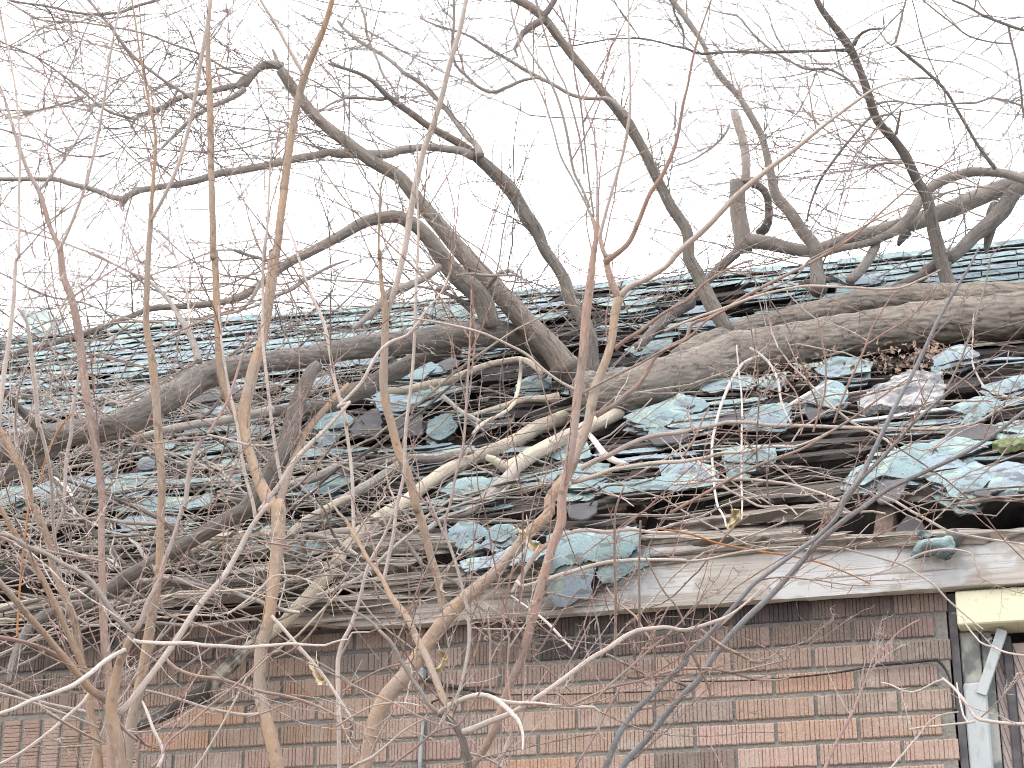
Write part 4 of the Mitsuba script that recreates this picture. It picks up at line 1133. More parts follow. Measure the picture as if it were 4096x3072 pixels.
# thin traced boughs of the crown in the sky
for tr, Ya, Yb in [('A1 -40,-20,14 60,0,14 300,42,16 600,90,18 740,82,18 860,42,20 1000,0,20 1150,-40,20', 0.4, 0.7), ('A1 40,10,10 80,30,12 250,125,14 370,140,14 480,135,12 620,155,12 900,210,13 1100,280,14 1280,350,15 1450,440,15 1560,475,14', 0.35, 0.7),
                   ('A1 -30,240,10 0,260,11 200,345,12 400,480,13 550,602,16 700,710,18 850,748,20', 0.3, 0.58), ('A1 540,-20,20 680,150,20 800,320,16 900,480,14 960,580,12 1020,700,12 1020,790,10', 0.6, 0.5),
                   ('A1 690,150,20 820,330,22 1000,480,20 1180,600,20 1300,690,22', 0.0, 0.2), ('A1 550,612,14 420,650,14 250,695,12 100,735,10 0,745,8', 0.5, 0.45), ('A1 0,815,11 120,850,11 250,882,12 380,960,12 450,985,12 600,992,12 720,960,10', 0.4, 0.5),
                   ('A1 2260,600,14 2190,615,15 2100,650,14 2040,690,12 1920,745,10 1800,800,9 1650,860,8 1500,920,7', 0.9, 0.6), ('A1 2080,820,10 1900,850,12 1700,890,10 1550,930,10 1300,960,9 1000,945,9 800,930,8', 0.85, 0.4),
                   ('A2 0,645,12 60,615,20 150,618,20 280,632,20 330,615,24', 0.8, 1.0), ('A2 120,0,18 165,90,18 195,230,18 250,370,18 290,470,16 340,540,16 380,630,14', 1.3, 1.1), ('A2 75,900,10 72,700,10 80,450,9 90,330,8', 1.1, 1.0),
                   ('A3 1480,-40,12 1450,60,14 1420,200,18 1385,285,16 1300,200,10', 1.4, 1.5), ('A3 1400,285,20 1500,370,22 1600,455,22 1680,530,20 1760,640,20 1830,760,22 1900,880,22 1960,970,26 2030,1060,30', 1.5, 2.2),
                   ('A3 2110,150,20 2130,260,16 2160,370,16 2190,520,16 2205,700,16 2230,800,14', 1.6, 1.8), ('A3 1760,0,14 1830,25,16 1950,95,18 2100,155,20 2230,195,18', 1.4, 1.6), ('A3 1560,-10,10 1730,125,11 1880,235,12 2130,275,12', 1.3, 1.6),
                   ('A3 1275,660,20 1380,638,12 1560,662,12 1760,655,12 1900,650,14 2010,615,16 2100,630,14 2210,675,14', 1.6, 1.7), ('A3 1245,735,16 1150,840,16 1010,1010,18 920,1150,16 870,1270,14 840,1400,12', 1.6, 1.9), ('A3 1440,1030,26 1350,1030,18 1260,1042,10', 1.75, 1.7),
                   ('A3 1400,850,22 1420,760,16 1430,690,12', 1.7, 1.6), ('A3 350,790,14 330,840,16 200,960,14 100,1020,12 0,1050,10', 2.1, 1.9), ('A3 1640,1250,14 1750,1210,12 1900,1180,10 2100,1220,9', 1.8, 1.8),
                   ('B1 1640,210,24 1500,390,18 1400,410,16 1250,440,14 1050,440,12 900,445,12 700,400,10 500,330,12 330,300,14 160,230,18', -0.1, -0.2), ('B1 2212,60,10 2050,120,20 1950,180,24 1830,260,22 1720,300,18 1600,360,16 1450,390,14 1250,430,12', 0.5, 0.2),
                   ('B1 1480,0,20 1600,40,22 1680,60,20 1800,90,18', 0.4, 0.5), ('B1 560,20,16 700,80,16 830,140,16 950,210,22 1060,310,28 1120,400,34 1180,500,40 1240,640,46 1260,700,50', -0.5, -0.75),
                   ('B1 1000,525,10 1050,470,16 1000,455,18 900,450,16 700,470,14 620,500,14', -0.3, -0.3), ('B2 700,240,30 620,250,26 700,280,26 800,330,24 900,370,20', 0.9, 1.0),
                   ('B2 930,310,40 950,240,34 990,180,34 1040,140,34 1100,130,24 1130,160,12', 1.0, 0.8), ('B2 930,480,70 940,370,50 960,320,44', 1.05, 1.0), ('B2 640,100,50 560,170,50 480,210,46 420,240,60 350,260,60 260,350,50 180,430,40 100,500,30', 0.7, 0.5),
                   ('B2 1130,160,14 950,160,18 850,150,16 750,160,12', 0.8, 0.7), ('B2 880,460,14 820,350,12 760,310,10', 1.0, 1.0)]:
    fl('bough', 'bark_mid', tr, Ya, Yb, 8, rough=0.08, wob=0.008)

RT = np.random.default_rng(33)
sky_l = [(P, r) for P, r, t in FT if t >= 1]
low_l = [(P, r) for P, r, t in FT if t < 1]
v1 = twigs_on(sky_l, 13.0, 0.2, 0.85, 0.0024, RT, 0.8, 0.8, 0.18, 0.5, 2.0, True, 0.13)
put('twigs', v1, 'bark_mid', ft, kind='stuff', label='fine grey twigs with short spurs')
v2 = twigs_on([(P, r) for P, r, t in FT if 0 < t < 1], 7.0, 0.12, 0.6, 0.0018, RT, 0.6, 0.9, 0.25, 0.6, 1.2)
put('twigs', v2, 'bark_light', ft, kind='stuff')
# long fine sprays of the crown reaching left across the sky, pale bark painting in the glare
n = 210
S, D = [], []
for k in range(n):
    P, r = sky_l[int(RT.integers(len(sky_l)))]
    q = P[int(RT.integers(len(P)))]
    S.append(q)
    D.append([-1 + 0.5 * RT.normal(), 0.35 * RT.normal(), 0.12 + 0.42 * RT.normal()])
P1 = grow(np.array(S), np.array(D), RT.uniform(0.5, 1.5, n), 18, 0.10, 0.0, RT)
r1 = RT.uniform(0.0019, 0.0038, n)
P2i = RT.integers(0, n, n * 5)
k2 = RT.integers(2, 17, n * 5)
t2 = unit(P1[P2i, k2] - P1[P2i, k2 - 1])
P2 = grow(P1[P2i, k2], t2 + 0.9 * unit(RT.normal(size=(n * 5, 3)) * [1, 0.5, 1]), RT.uniform(0.08, 0.4, n * 5), 8, 0.2, 0.03, RT)
put('twigs', join([batch_tubes(P1, r1[:, None] * np.linspace(1, 0.5, 18), 4), batch_tubes(P2, (r1[P2i] * 0.65)[:, None] * np.linspace(1, 0.5, 8), 3), spurs(P1, r1, 12, RT), spurs(P2, r1[P2i] * 0.65, 3, RT)]), 'bark_light', ft, kind='stuff')

# ---------------------------------------------------------------- dead branches lying on the roof
def dead(label, pieces, cat='branch'):
    k = thing('dead_branch', label, cat, None)
    lines = []
    for part, bs, tr, Ya, Yb, kw in pieces:
        lines.append(limb(k, part, bs, tr, Ya, Yb, 16, bark=0.0008, rough=0.10, **dict(kw)))
    return k, lines


dead('long pale barkless branch slanting down over the eave to a blackened end', [
    ('wood', 'wood_pale', 'B2 1640,950,100 1540,1008,104 1450,1052,104 1350,1092,100 1250,1132,100 1100,1222,96 900,1302,90 700,1392,88 550,1492,86 420,1602,88 C2 300,62,100 150,172,100 40,270,92 C1 2130,372,84', [1.28, 0.95, 0.6, 0.25, -0.1], None, {'label': 'pale barkless upper length'}),
    ('wood', 'wood_pale', 'C1 2150,350,88 2080,420,96 1990,532,94 1850,682,84 1780,752,74 1640,852,74 1550,920,80', -0.08, -0.16, {}),
    ('wood', 'wood_dark', 'C1 1560,912,82 1480,985,90 1400,1062,94 1330,1140,100 1290,1200,120 1240,1210,110 1150,1262,90 1050,1312,90 950,1360,82 865,1395,66', -0.16, -0.3, {'label': 'charred, flaking lower end'})])
dead('second pale branch lying below the long barkless one, forked in the middle', [
    ('wood', 'wood_pale', 'B2 2000,925,90 1890,975,92 1790,1022,92 1700,1065,92 1600,1112,94 1400,1205,94 1300,1255,96 1200,1312,98 1110,1365,104 1060,1375,80 1000,1330,60 940,1310,40', [1.33, 1.0, 0.75, 0.5, 0.4], None, {}),
    ('wood', 'wood_grey', 'B2 1140,1360,80 1080,1440,82 1010,1505,80 950,1555,74 880,1610,66 820,1660,56 C2 700,70,40 500,200,36 400,240,34 300,275,32 150,325,24', 0.4, 0.0, {})])
for lab, bs, tr, h in [('bent pale branch just under the thick left limb, near its fork', 'wood_pale', 'B2 640,850,34 700,830,48 850,765,48 1000,715,46 1150,692,44 1230,720,46 1310,790,40', 0.10),
                       ('short pale branch lying left of the bent one under the left limb', 'wood_pale', 'B2 330,890,44 420,885,52 500,870,52 600,850,56 690,830,40', 0.08),
                       ('pale bent stick reaching left from under the trunk fork', 'wood_pale', 'B2 1400,930,70 1300,940,50 1200,942,42 1120,960,40 1050,985,36 950,1015,30 850,1045,26', 0.10),
                       ('grey crooked stick crossing the roof under the trunk fork', 'wood_grey', 'B2 590,870,26 640,900,30 700,952,30 780,1020,28 860,1060,30 900,1085,30', 0.13),
                       ('pale forked stick left of the long barkless branch', 'wood_pale', 'B2 860,1160,28 920,1100,26 1000,1060,24 1070,1020,22 1110,980,26 1140,880,26 1160,690,24', 0.16),
                       ('short whitish broken stick to the right of the two slanting saplings', 'bark_white', 'B2 1590,1170,34 1640,1230,40 1690,1295,46 1760,1335,44 1830,1352,30', 0.12),
                       ('curved yellowish branch low on the left above the eave', 'wood_pale', 'C1 1180,300,56 1280,250,62 1380,215,62 1500,190,62 1620,178,58 1720,182,52', 0.10),
                       ('pale branch running left from the tan sapling along the eave boards', 'wood_grey', 'C1 1800,195,40 1900,205,46 2000,192,50 2100,170,50 2212,160,46', 0.10),
                       ('pale curved branch between the tan sapling and the dark hole in the roof', 'wood_pale', 'C1 1830,180,54 1900,120,56 1980,70,56 2060,25,52 B2 0,1590,50 100,1560,30', 0.12),
                       ('pale stick at the far left along the eave', 'wood_pale', 'C1 -40,650,46 100,628,46 200,608,44 330,592,36 430,580,20', 0.04),
                       ('white peeled branch lying at the left among the shingles', 'bark_white', 'Z2 600,850,40 640,895,52 700,940,50 760,990,50 790,1060,52 810,1150,56 840,1265,44', 0.14),
                       ('grey branch lying across the roof left of the long barkless branch', 'wood_grey', 'B2 0,1390,60 150,1365,60 300,1335,60 450,1318,64 600,1322,60 740,1290,56 860,1265,40', 0.08),
                       ('dark grey branch lying below it, left of the long barkless branch', 'wood_grey', 'B2 0,1610,66 120,1530,66 250,1452,62 420,1335,54 480,1300,30', 0.08),
                       ('grey log lying along the eave at the left, partly hidden by stems', 'wood_grey', 'Z3 500,1060,80 650,1075,96 800,1090,90 900,1100,60', 0.08),
                       ('thin white stick leaning under the thick end of the trunk', 'bark_white', 'Z5 1540,330,36 1650,270,52 1760,205,56 1850,160,50 2000,70,26', 0.12),
                       ('dark branch lying from the grey hanging limb towards the fork', 'wood_grey', 'Z3 1280,950,90 1400,900,100 1550,850,110 1750,760,110 1900,690,90 2100,640,70', 0.10),
                       ('grey-brown branch lying just below the pair of torn shingles at the left', 'wood_grey', 'Z3 1560,1250,80 1750,1180,110 1900,1090,110 2050,990,100 2212,890,80', 0.10)]:
    k = thing('dead_branch', lab, 'branch')
    limb(k, 'wood', bs, tr, 0, None, 14, lift=(h, h + 0.02), bark=0.0006, rough=0.12)

# the tangle of dry sticks heaped at the left
RB = np.random.default_rng(55)
def sticks(n, x0, x1, y0, y1, hmax, lmin, lmax, rmin, rmax, R, tilt=0.22):
    px_, py_ = R.uniform(x0, x1, n), R.uniform(y0, y1, n)
    h = R.uniform(0.02, hmax, n)
    x, s_ = roof_xs(px_, py_, h)
    S = roof_pt(x, s_, h)
    a = R.normal(size=n) * tilt * 2 + 0.12
    D = np.stack([np.cos(a), np.sin(a) * 0.6 + 0.3 * R.normal(size=n), np.sin(a) * 0.7 + 0.1 * R.normal(size=n)], -1) * np.where(R.random(n) < 0.7, -1, 1)[:, None]
    P = grow(S, D, R.uniform(lmin, lmax, n), 12, 0.11, 0.0, R, kink=0.25)
    r = np.exp(R.uniform(math.log(rmin), math.log(rmax), n))
    return P, r


bp = thing('brush_pile', 'tangle of dry grey sticks and dead twigs heaped over the left and strewn across the rest of the roof', 'brush', kind='stuff')
for bs, n, rm in [('wood_grey', 105, 0.0085), ('bark_light', 170, 0.0036), ('wood_pale', 40, 0.006), ('bark_dark', 60, 0.009)]:
    P, r = sticks(n, -150, 1500, 1560, 2480, 0.16, 0.25, 1.1, 0.0016, rm, RB)
    Pb, rb = sticks(n // 5, 900, 2350, 1430, 2050, 0.10, 0.15, 0.6, 0.0014, rm * 0.6, RB)
    Pc, rc = sticks(n // 3, 1150, 3300, 1180, 1330, 0.10, 0.10, 0.5, 0.0013, rm * 0.45, RB, 0.4)
    Pd, rd = sticks(n // 3, -100, 900, 1380, 1700, 0.12, 0.15, 0.6, 0.0014, rm * 0.6, RB, 0.4)
    f = np.array([0.8, 1, 1, 1, 1, 0.95, 0.9, 0.85, 0.75, 0.65, 0.5, 0.3])
    m = join([batch_tubes(P, r[:, None] * f, 6), batch_tubes(Pb, rb[:, None] * f, 5), batch_tubes(Pc, rc[:, None] * f, 4), batch_tubes(Pd, rd[:, None] * f, 4)])
    put('sticks', m, bs, bp, smooth=True, uv=np.stack([np.arange(len(m[0])) % 6 / 6, np.arange(len(m[0])) * 0.003], -1), kind='stuff')
# thin pale twigs strewn over the middle and right of the roof
n = 75
P, r = sticks(n, 1400, 4200, 1320, 2180, 0.22, 0.3, 1.0, 0.0012, 0.0036, RB, 0.4)
f = np.array([0.8, 1, 1, 1, 1, 0.95, 0.9, 0.85, 0.75, 0.65, 0.5, 0.3])
m = join([batch_tubes(P, r[:, None] * f, 4), spurs(P, r * 0.8, 5, RB)])
put('sticks', m, 'bark_light', bp, kind='stuff')
P, r = sticks(30, 1200, 4200, 1320, 2180, 0.22, 0.2, 0.7, 0.0010, 0.0026, RB, 0.7)
m = join([batch_tubes(P, r[:, None] * f, 4), spurs(P, r * 0.8, 5, RB)])
put('sticks', m, 'bark_red', bp, kind='stuff')
# curled grass-like straw
n = 130
x, s_ = roof_xs(RB.uniform(250, 1250, n), RB.uniform(1650, 2350, n), 0.1)
P = grow(roof_pt(x, s_, 0.1), np.stack([RB.normal(size=n) * 0.6, RB.normal(size=n) * 0.4, np.ones(n)], -1), RB.uniform(0.10, 0.34, n), 14, 0.05, -0.26, RB)
put('straw', batch_tubes(P, np.full((n, 14), 0.0011) * np.linspace(1, 0.5, 14), 3), 'straw', bp, kind='stuff')

# ---------------------------------------------------------------- saplings and shrubs in front of the wall
def plant(name, label, cat, group, stems, tw, bsdf_tw, R, lmin=0.15, lmax=0.75, rad=0.0015, side=0.75, up=0.35):
    k = thing(name, label, cat, group)
    lines = []
    for part, bs, tr, Ya, Yb, kw in stems:
        lines.append(limb(k, part, bs, tr, Ya, Yb, kw.pop('sides', 10), rough=0.05, wob=0.005, thin=0.93, **kw))
    if tw:
        m = twigs_on(lines, tw * 2.0, lmin, lmax, rad, R, 0.75, side, up, 0.7, 1.2, True, 0.085)
        if m:
            put('twigs', m, bsdf_tw, k, kind='stuff')
    return k


RS_ = np.random.default_rng(77)
G = {'ground': True}
plant('sapling', 'slender brown sapling at the far left whose stem curves up out of the frame', 'sapling', None, [
    ('stem', 'bark_pink', 'C1 700,1680,62 690,1100,60 670,950,66 652,750,56 645,450,50 640,100,45 B1 650,1600,55 610,1300,55 560,1000,60 520,720,62 500,560,60 450,300,56 400,160,50 A1 380,1590,44 320,1450,34 250,1220,34 180,1090,30 100,870,26 50,680,20 0,540,14', -1.55, -1.75, G),
    ('branch', 'bark_light', 'A1 375,1580,26 450,1420,24 560,1120,22 620,850,20 660,600,18 700,350,16 760,0,14 775,-80,12', -1.73, -1.9, {}),
    ('branch', 'bark_mid', 'A1 255,1195,16 350,1080,14 480,900,13 580,700,12 650,500,10 700,320,8', -1.74, -1.6, {}),
    ('branch', 'bark_red', 'B1 455,300,16 560,230,14 680,150,12 800,70,10 900,0,8', -1.66, -1.5, {}),
    ('branch', 'bark_light', 'B1 640,1560,20 450,1050,26 440,1250,24 420,1450,20', -1.60, -1.75, {}) if False else ('branch', 'bark_red', 'B1 500,715,14 350,640,12 200,600,10 60,520,8 0,490,7', -1.62, -1.8, {}),
    ('branch', 'bark_red', 'B1 540,660,12 700,690,11 850,730,10 930,748,8', -1.6, -1.5, {})], 2.0, 'bark_red', RS_)
plant('sapling', 'straight reddish-tan sapling, second of the tall stems from the left', 'sapling', None, [
    ('stem', 'bark_tan', 'C1 800,1690,80 812,1500,80 872,1200,80 922,950,75 970,650,70 1010,400,56 1017,100,55 B1 1022,1500,56 1002,1200,60 987,950,60 962,680,55 922,450,44 930,200,42 A1 936,1650,40 950,1400,36 962,1200,26 986,900,22 930,600,18 880,300,14 832,0,12 820,-80,10', -1.15, -1.4, G),
    ('branch', 'bark_light', 'A1 960,1390,26 1060,1200,28 1150,980,28 1220,680,28 1280,320,30 1310,160,28 1335,-20,28', -1.33, -1.45, {}),
    ('branch', 'bark_red', 'B1 960,630,14 1100,530,14 1250,460,13 1400,400,12 1600,330,10 1700,270,8', -1.28, -1.1, {}),
    ('branch', 'bark_red', 'B1 940,750,14 850,720,12 700,680,11 600,660,10 600,750,9', -1.26, -1.4, {})], 2.0, 'bark_red', RS_)
plant('sapling', 'stout tan sapling forking at the eave, passing behind the thick left limb', 'sapling', None, [
    ('stem', 'bark_tan', 'C1 1760,1690,92 1720,1500,92 1680,1350,90 1640,1150,82 1650,950,86 1690,750,84 1712,600,84 1742,400,84 1762,150,96 1760,0,108 B1 1740,1640,110 1680,1550,92 1610,1380,72 1560,1230,66 1542,1120,78 1545,1000,82 1570,880,82 1610,720,80 1660,560,62 1700,300,74 1740,0,70 A1 1742,1640,54 1782,1300,56 1822,1000,54 1862,750,50 1902,560,52 1962,380,46 2032,220,42 2100,0,36 2120,-70,34', [-0.62, -0.6, -0.5, -0.42, -0.42, -0.5], None, dict(G, sides=16)),
    ('stem', 'bark_tan', 'B1 1545,1110,70 1480,1010,56 1420,880,52 1390,720,50 1378,480,52 1368,300,50 1355,0,46 A1 1350,1640,46 1340,1200,44 1330,800,46 1320,500,40 1315,200,34 1325,-20,30', -0.40, -0.5, {'sides': 12}),
    ('branch', 'bark_tan', 'B1 1760,1620,60 1830,1400,48 1880,1260,44 1950,1130,46 2080,980,42 2200,850,32', -0.42, -0.2, {'sides': 10}),
    ('branch', 'bark_light', 'A1 1915,470,28 1850,350,26 1790,240,24 1740,150,22 1680,60,20 1630,-30,18', -0.5, -0.6, {}),
    ('branch', 'bark_light', 'C1 1640,1315,26 1560,1320,24 1400,1300,22 1250,1260,20 1050,1200,18 920,1170,16', -0.62, -0.9, {})], 1.4, 'bark_pink', RS_)
plant('sapling', 'pinkish sapling with a pale upper shoot, left of centre, bending right at its foot', 'sapling', None, [
    ('stem', 'bark_tan', 'C2 690,760,40 662,640,46 640,480,54 592,330,56 540,130,60 500,0,60 B2 500,1650,58 480,1550,62 440,1400,65 390,1280,62 340,1100,60 302,950,60 290,800,60 300,600,52 305,410,50 280,200,30 268,0,22 A2 262,1640,19 262,1500,16 268,1300,14 280,1150,13 320,1085,11 400,1048,9', -0.95, -1.2, {}),
    ('stem', 'bark_light', 'B2 310,410,36 332,340,38 370,220,40 400,100,44 A2 420,1600,44 460,1350,46 500,1150,46 540,970,42 600,800,42 650,640,40 700,450,38 770,200,36 815,0,30 830,-70,28', -1.1, -1.3, {})], 2.0, 'bark_red', RS_)
plant('sapling', 'thick tan sapling leaning right across the fascia from the bottom edge', 'sapling', None, [
    ('stem', 'bark_tan', 'C2 172,1690,92 182,1640,94 220,1420,102 300,1232,112 420,1082,112 540,922,108 640,782,102 750,642,98 880,522,84 1000,412,78 1120,282,76 1220,162,78 1340,22,78 B2 1335,1600,78 1402,1482,76 1462,1402,70 1522,1252,62 1582,1102,62 1612,952,70 1642,842,62 1702,682,58 1732,562,54 1752,402,62 1782,302,64', -1.25, -1.05, dict(G, sides=16)),
    ('branch', 'bark_pink', 'B2 1780,300,56 1732,202,52 1702,82,46 1710,22,50 A2 1700,1622,36 1660,1512,30 1642,1400,24 1648,1250,16', -1.05, -1.1, {}),
    ('branch', 'bark_light', 'B2 1785,295,50 1850,232,42 1960,182,36 2100,82,36 A3 0,1622,40 200,1442,40 400,1232,40 550,1102,36 780,932,31 1000,752,24 1180,622,20 1250,572,17 1400,520,12 1600,490,8', -1.05, -1.3, {}),
    ('branch', 'bark_light', 'C2 1290,40,24 1430,190,28 1500,165,30 1560,152,28 1800,160,26 2000,172,22 2212,162,18', -1.1, -0.9, {}) if False else ('branch', 'bark_light', 'C2 1405,195,24 1480,165,28 1560,152,28 1700,165,27 1850,150,24 2000,172,22 2212,162,16', -1.08, -0.9, {}),
    ('branch', 'bark_pink', 'C2 1400,200,30 1340,235,34 1280,280,36 1220,360,36 1180,430,36 1140,490,32 1105,550,24', -1.1, -1.2, {}),
    ('branch', 'bark_light', 'B2 1540,1380,42 1620,1335,38 1700,1302,36 1850,1222,34 2000,1172,32 2212,1142,28 B3 100,1135,26 250,1112,26 350,1090,28 480,1090,26 620,1110,26 800,1112,24 1100,1122,24 1400,1132,22 1600,1132,20 1750,1128,16 1900,1095,14 2050,1010,13 2212,940,12', -1.0, -1.0, {}),
    ('branch', 'bark_light', 'B2 1480,1470,32 1560,1450,30 1650,1422,30 1750,1390,28 1850,1372,27 2000,1345,26 2212,1332,25 B3 100,1328,25 200,1312,23 300,1285,22 420,1280,20 600,1242,20 740,1242,16 900,1192,14 1050,1110,13 1200,1012,12', -1.1, -1.25, {}),
    ('branch', 'bark_red', 'B2 1760,620,32 1820,570,28 1900,522,26 2060,402,24 2212,312,20 B3 200,200,18 500,60,14', -1.02, -1.1, {}),
    ('branch', 'bark_pink', 'B2 1630,1042,42 1690,1010,38 1740,982,36 1820,915,35 1900,852,34 1960,760,32 2000,682,30 2090,610,28 2212,542,26 B3 100,480,25 250,415,24 500,262,22 800,112,20 1000,0,18 A3 1150,1480,16 1300,1350,14 1450,1220,12 1600,1100,10 1900,950,8', -1.05, -1.2, {}),
    ('branch', 'bark_pink', 'B2 1560,900,18 1700,822,18 1900,722,17 2050,640,16 2212,560,16 B3 200,450,15 500,290,14 780,160,13 A3 850,1650,14 1000,1570,13 1200,1430,12 1500,1290,10', -1.1, -1.3, {}),
    ('branch', 'bark_light', 'B3 -60,510,18 0,480,18 300,372,18 600,272,18 730,245,17 860,230,18 1100,236,18 1300,246,17 1400,240,16 1560,182,15 1680,122,10', -1.2, -1.25, {})], 1.5, 'bark_red', RS_)
plant('sapling', 'pinkish-brown sapling right of centre, fanning into thin shoots against the sky', 'sapling', None, [
    ('stem', 'bark_pink', 'C2 830,1690,52 850,1650,52 950,1502,52 1020,1332,56 1080,1152,56 1170,952,62 1222,772,62 1292,502,62 1352,282,62 1420,62,66 B2 1420,1602,62 1452,1402,58 1490,1152,60 1520,922,58 1550,702,58 1570,452,62 1590,262,58 1610,102,48 1622,0,40 A2 1635,1500,34 1612,1380,28', -1.6, -1.75, dict(G, sides=14)),
    ('shoot', 'bark_mid', 'A2 1615,1400,18 1550,1250,16 1500,1152,16 1400,952,15 1360,800,14 1300,622,14 1250,510,13 1200,432,12 1140,250,12 1100,80,10 1090,0,8', -1.75, -1.7, {}),
    ('shoot', 'bark_mid', 'A2 1592,1310,16 1550,1200,18 1500,1102,20 1450,852,20 1370,582,18 1320,490,16 1250,382,16 1190,290,14 1130,182,12 1095,60,8', -1.75, -1.85, {}),
    ('shoot', 'bark_mid', 'A2 1622,1360,14 1590,1150,13 1560,900,12 1540,700,14 1500,482,14 1470,252,13 1430,120,12 1400,30,10', -1.75, -1.95, {}),
    ('shoot', 'bark_mid', 'A2 1640,1360,14 1640,1100,13 1620,852,12 1585,740,12 1555,622,11 1520,500,9', -1.75, -1.6, {}),
    ('shoot', 'bark_light', 'A2 1655,1500,30 1710,1302,24 1755,1150,22 1800,1002,22 1830,850,22 1850,682,20 1850,480,16 1840,300,14 1840,0,12', -1.76, -1.95, {}),
    ('shoot', 'bark_pink', 'A2 1690,1660,46 1740,1622,40 1840,1532,36 1900,1402,33 1970,1242,31 2060,1092,30 2140,902,26 2190,652,22 A3 -5,760,22 20,902,20 70,642,19 100,452,18 150,252,16 240,0,12', -1.7, -1.9, {}) if False else
    ('shoot', 'bark_pink', 'A2 1690,1660,46 1740,1622,40 1840,1532,36 1900,1402,33 1970,1242,31 2060,1092,30 2140,902,26 2190,652,22 A3 95,520,18 105,450,18 150,252,16 200,110,14 240,0,12', -1.7, -1.9, {}),
    ('shoot', 'bark_light', 'A2 1560,1100,16 1450,560,14 1380,420,13 1320,250,13 1280,110,14 1250,-20,12', -1.76, -2.0, {}),
    ('branch', 'bark_light', 'C2 1310,475,26 1400,440,28 1500,412,28 1620,375,26 1750,352,25 2000,342,22 2212,352,20 C3 60,355,16 180,345,16 300,322,15 450,290,14 600,272,14 900,262,14 1050,268,14 1150,292,14 1300,330,14 1440,372,14 1540,430,14 1640,502,14 1720,590,13 1800,662,12 1950,782,10', -1.55, -1.3, {}),
    ('branch', 'bark_pink', 'C2 1300,545,16 1380,555,14 1480,580,14 1600,590,12 1750,610,11 1850,640,9', -1.6, -1.5, {}),
    ('branch', 'bark_light', 'C2 1130,480,24 1170,510,24 1250,490,24 1310,475,26', -1.5, -1.55, {}),
    ('branch', 'bark_light', 'B2 1540,900,24 1420,840,20 1300,750,19 1200,660,19 1100,610,18 900,520,17 700,470,16 540,440,14 400,420,10', -1.7, -1.9, {})], 1.8, 'bark_red', RS_)
plant('sapling', 'dark knotty shrub stem at the bottom centre spreading into pale crooked branches', 'shrub', None, [
    ('stem', 'bark_dark', 'C2 835,1690,58 830,1640,58 800,1500,54 770,1420,56 730,1370,50 690,1330,44 640,1315,38', -1.75, -1.8, dict(G, sides=12)),
    ('branch', 'bark_mid', 'C2 645,1315,36 580,1270,32 530,1180,28 480,1102,28 390,942,27 340,860,25 280,802,24 200,722,20 80,652,18 0,592,16', -1.8, -1.9, {}),
    ('branch', 'bark_white', 'C2 640,1310,32 690,1270,35 760,1238,36 830,1212,36 900,1198,36 980,1212,34 1020,1240,34 1060,1272,34 1100,1315,32 1150,1370,26 1170,1460,18 1165,1540,12', -1.8, -1.95, {}),
    ('branch', 'bark_white', 'C2 1000,1225,30 1060,1242,30 1150,1250,28 1250,1250,28 1350,1262,27 1450,1272,26 1600,1272,20 1650,1295,18 1660,1340,14 1650,1422,13 1690,1480,10', -1.85, -1.7, {}),
    ('branch', 'bark_light', 'C2 790,1430,46 870,1405,44 950,1372,42 1080,1322,38 1200,1255,36 1300,1192,36 1400,1118,35 1500,1042,35 1600,968,35 1700,912,35 1830,822,33 1900,792,31 1990,780,30 2080,772,29 2160,790,28 2212,792,28 C3 50,802,28 100,785,28 150,772,28 230,745,27 300,722,26 350,695,20 420,642,16 490,580,12 560,502,10', -1.8, -1.6, {}),
    ('branch', 'bark_tan', 'C2 740,1390,44 690,1280,48 640,1150,50 600,1052,50 560,950,50 510,862,50 470,770,50 430,692,50 385,640,46 340,582,44 310,520,34 290,472,32 240,400,30 200,352,30 150,255,28 100,172,26 50,90,20 0,40,16 B2 -60,1500,10', -1.75, -1.5, {}),
    ('branch', 'bark_mid', 'C2 720,1290,24 780,1150,24 820,982,25 835,850,26 832,742,27 800,562,22 760,402,22 700,232,20 640,110,18 600,20,16 B2 560,1560,12', -1.8, -1.65, {}),
    ('shoot', 'bark_light', 'C2 106,172,26 100,20,24 B2 95,1480,24 60,1180,23 20,940,22 B1 2190,1100,22 2110,800,24 2050,480,24 1950,250,22 1890,60,20 A1 1850,1500,14 1800,1400,12', -1.54, -1.6, {}),
    ('shoot', 'bark_light', 'C2 292,468,26 330,300,25 365,120,25 B2 370,1650,24 420,1402,24 430,1152,24 470,802,22 490,502,22 500,152,20 A2 510,1500,17 505,1200,15 508,900,13', -1.60, -1.75, {}),
    ('shoot', 'bark_pink', 'C2 700,232,18 680,80,18 B2 700,1650,18 740,1452,18 800,1202,18 820,902,17 840,552,16 845,252,12', -1.67, -1.7, {}),
    ('branch', 'bark_pink', 'C2 450,690,18 480,600,16 530,470,15 580,370,14 630,260,12 680,100,10', -1.62, -1.7, {}),
    ('branch', 'bark_light', 'C2 850,775,12 950,785,12 1050,782,12 1200,778,11', -1.7, -1.6, {}),
    ('branch', 'bark_white', 'C2 1100,570,10 1150,605,12 1200,642,15 1280,700,17 1360,772,19 1420,840,17 1485,912,15', -1.4, -1.5, {})], 3.0, 'bark_pink', RS_)
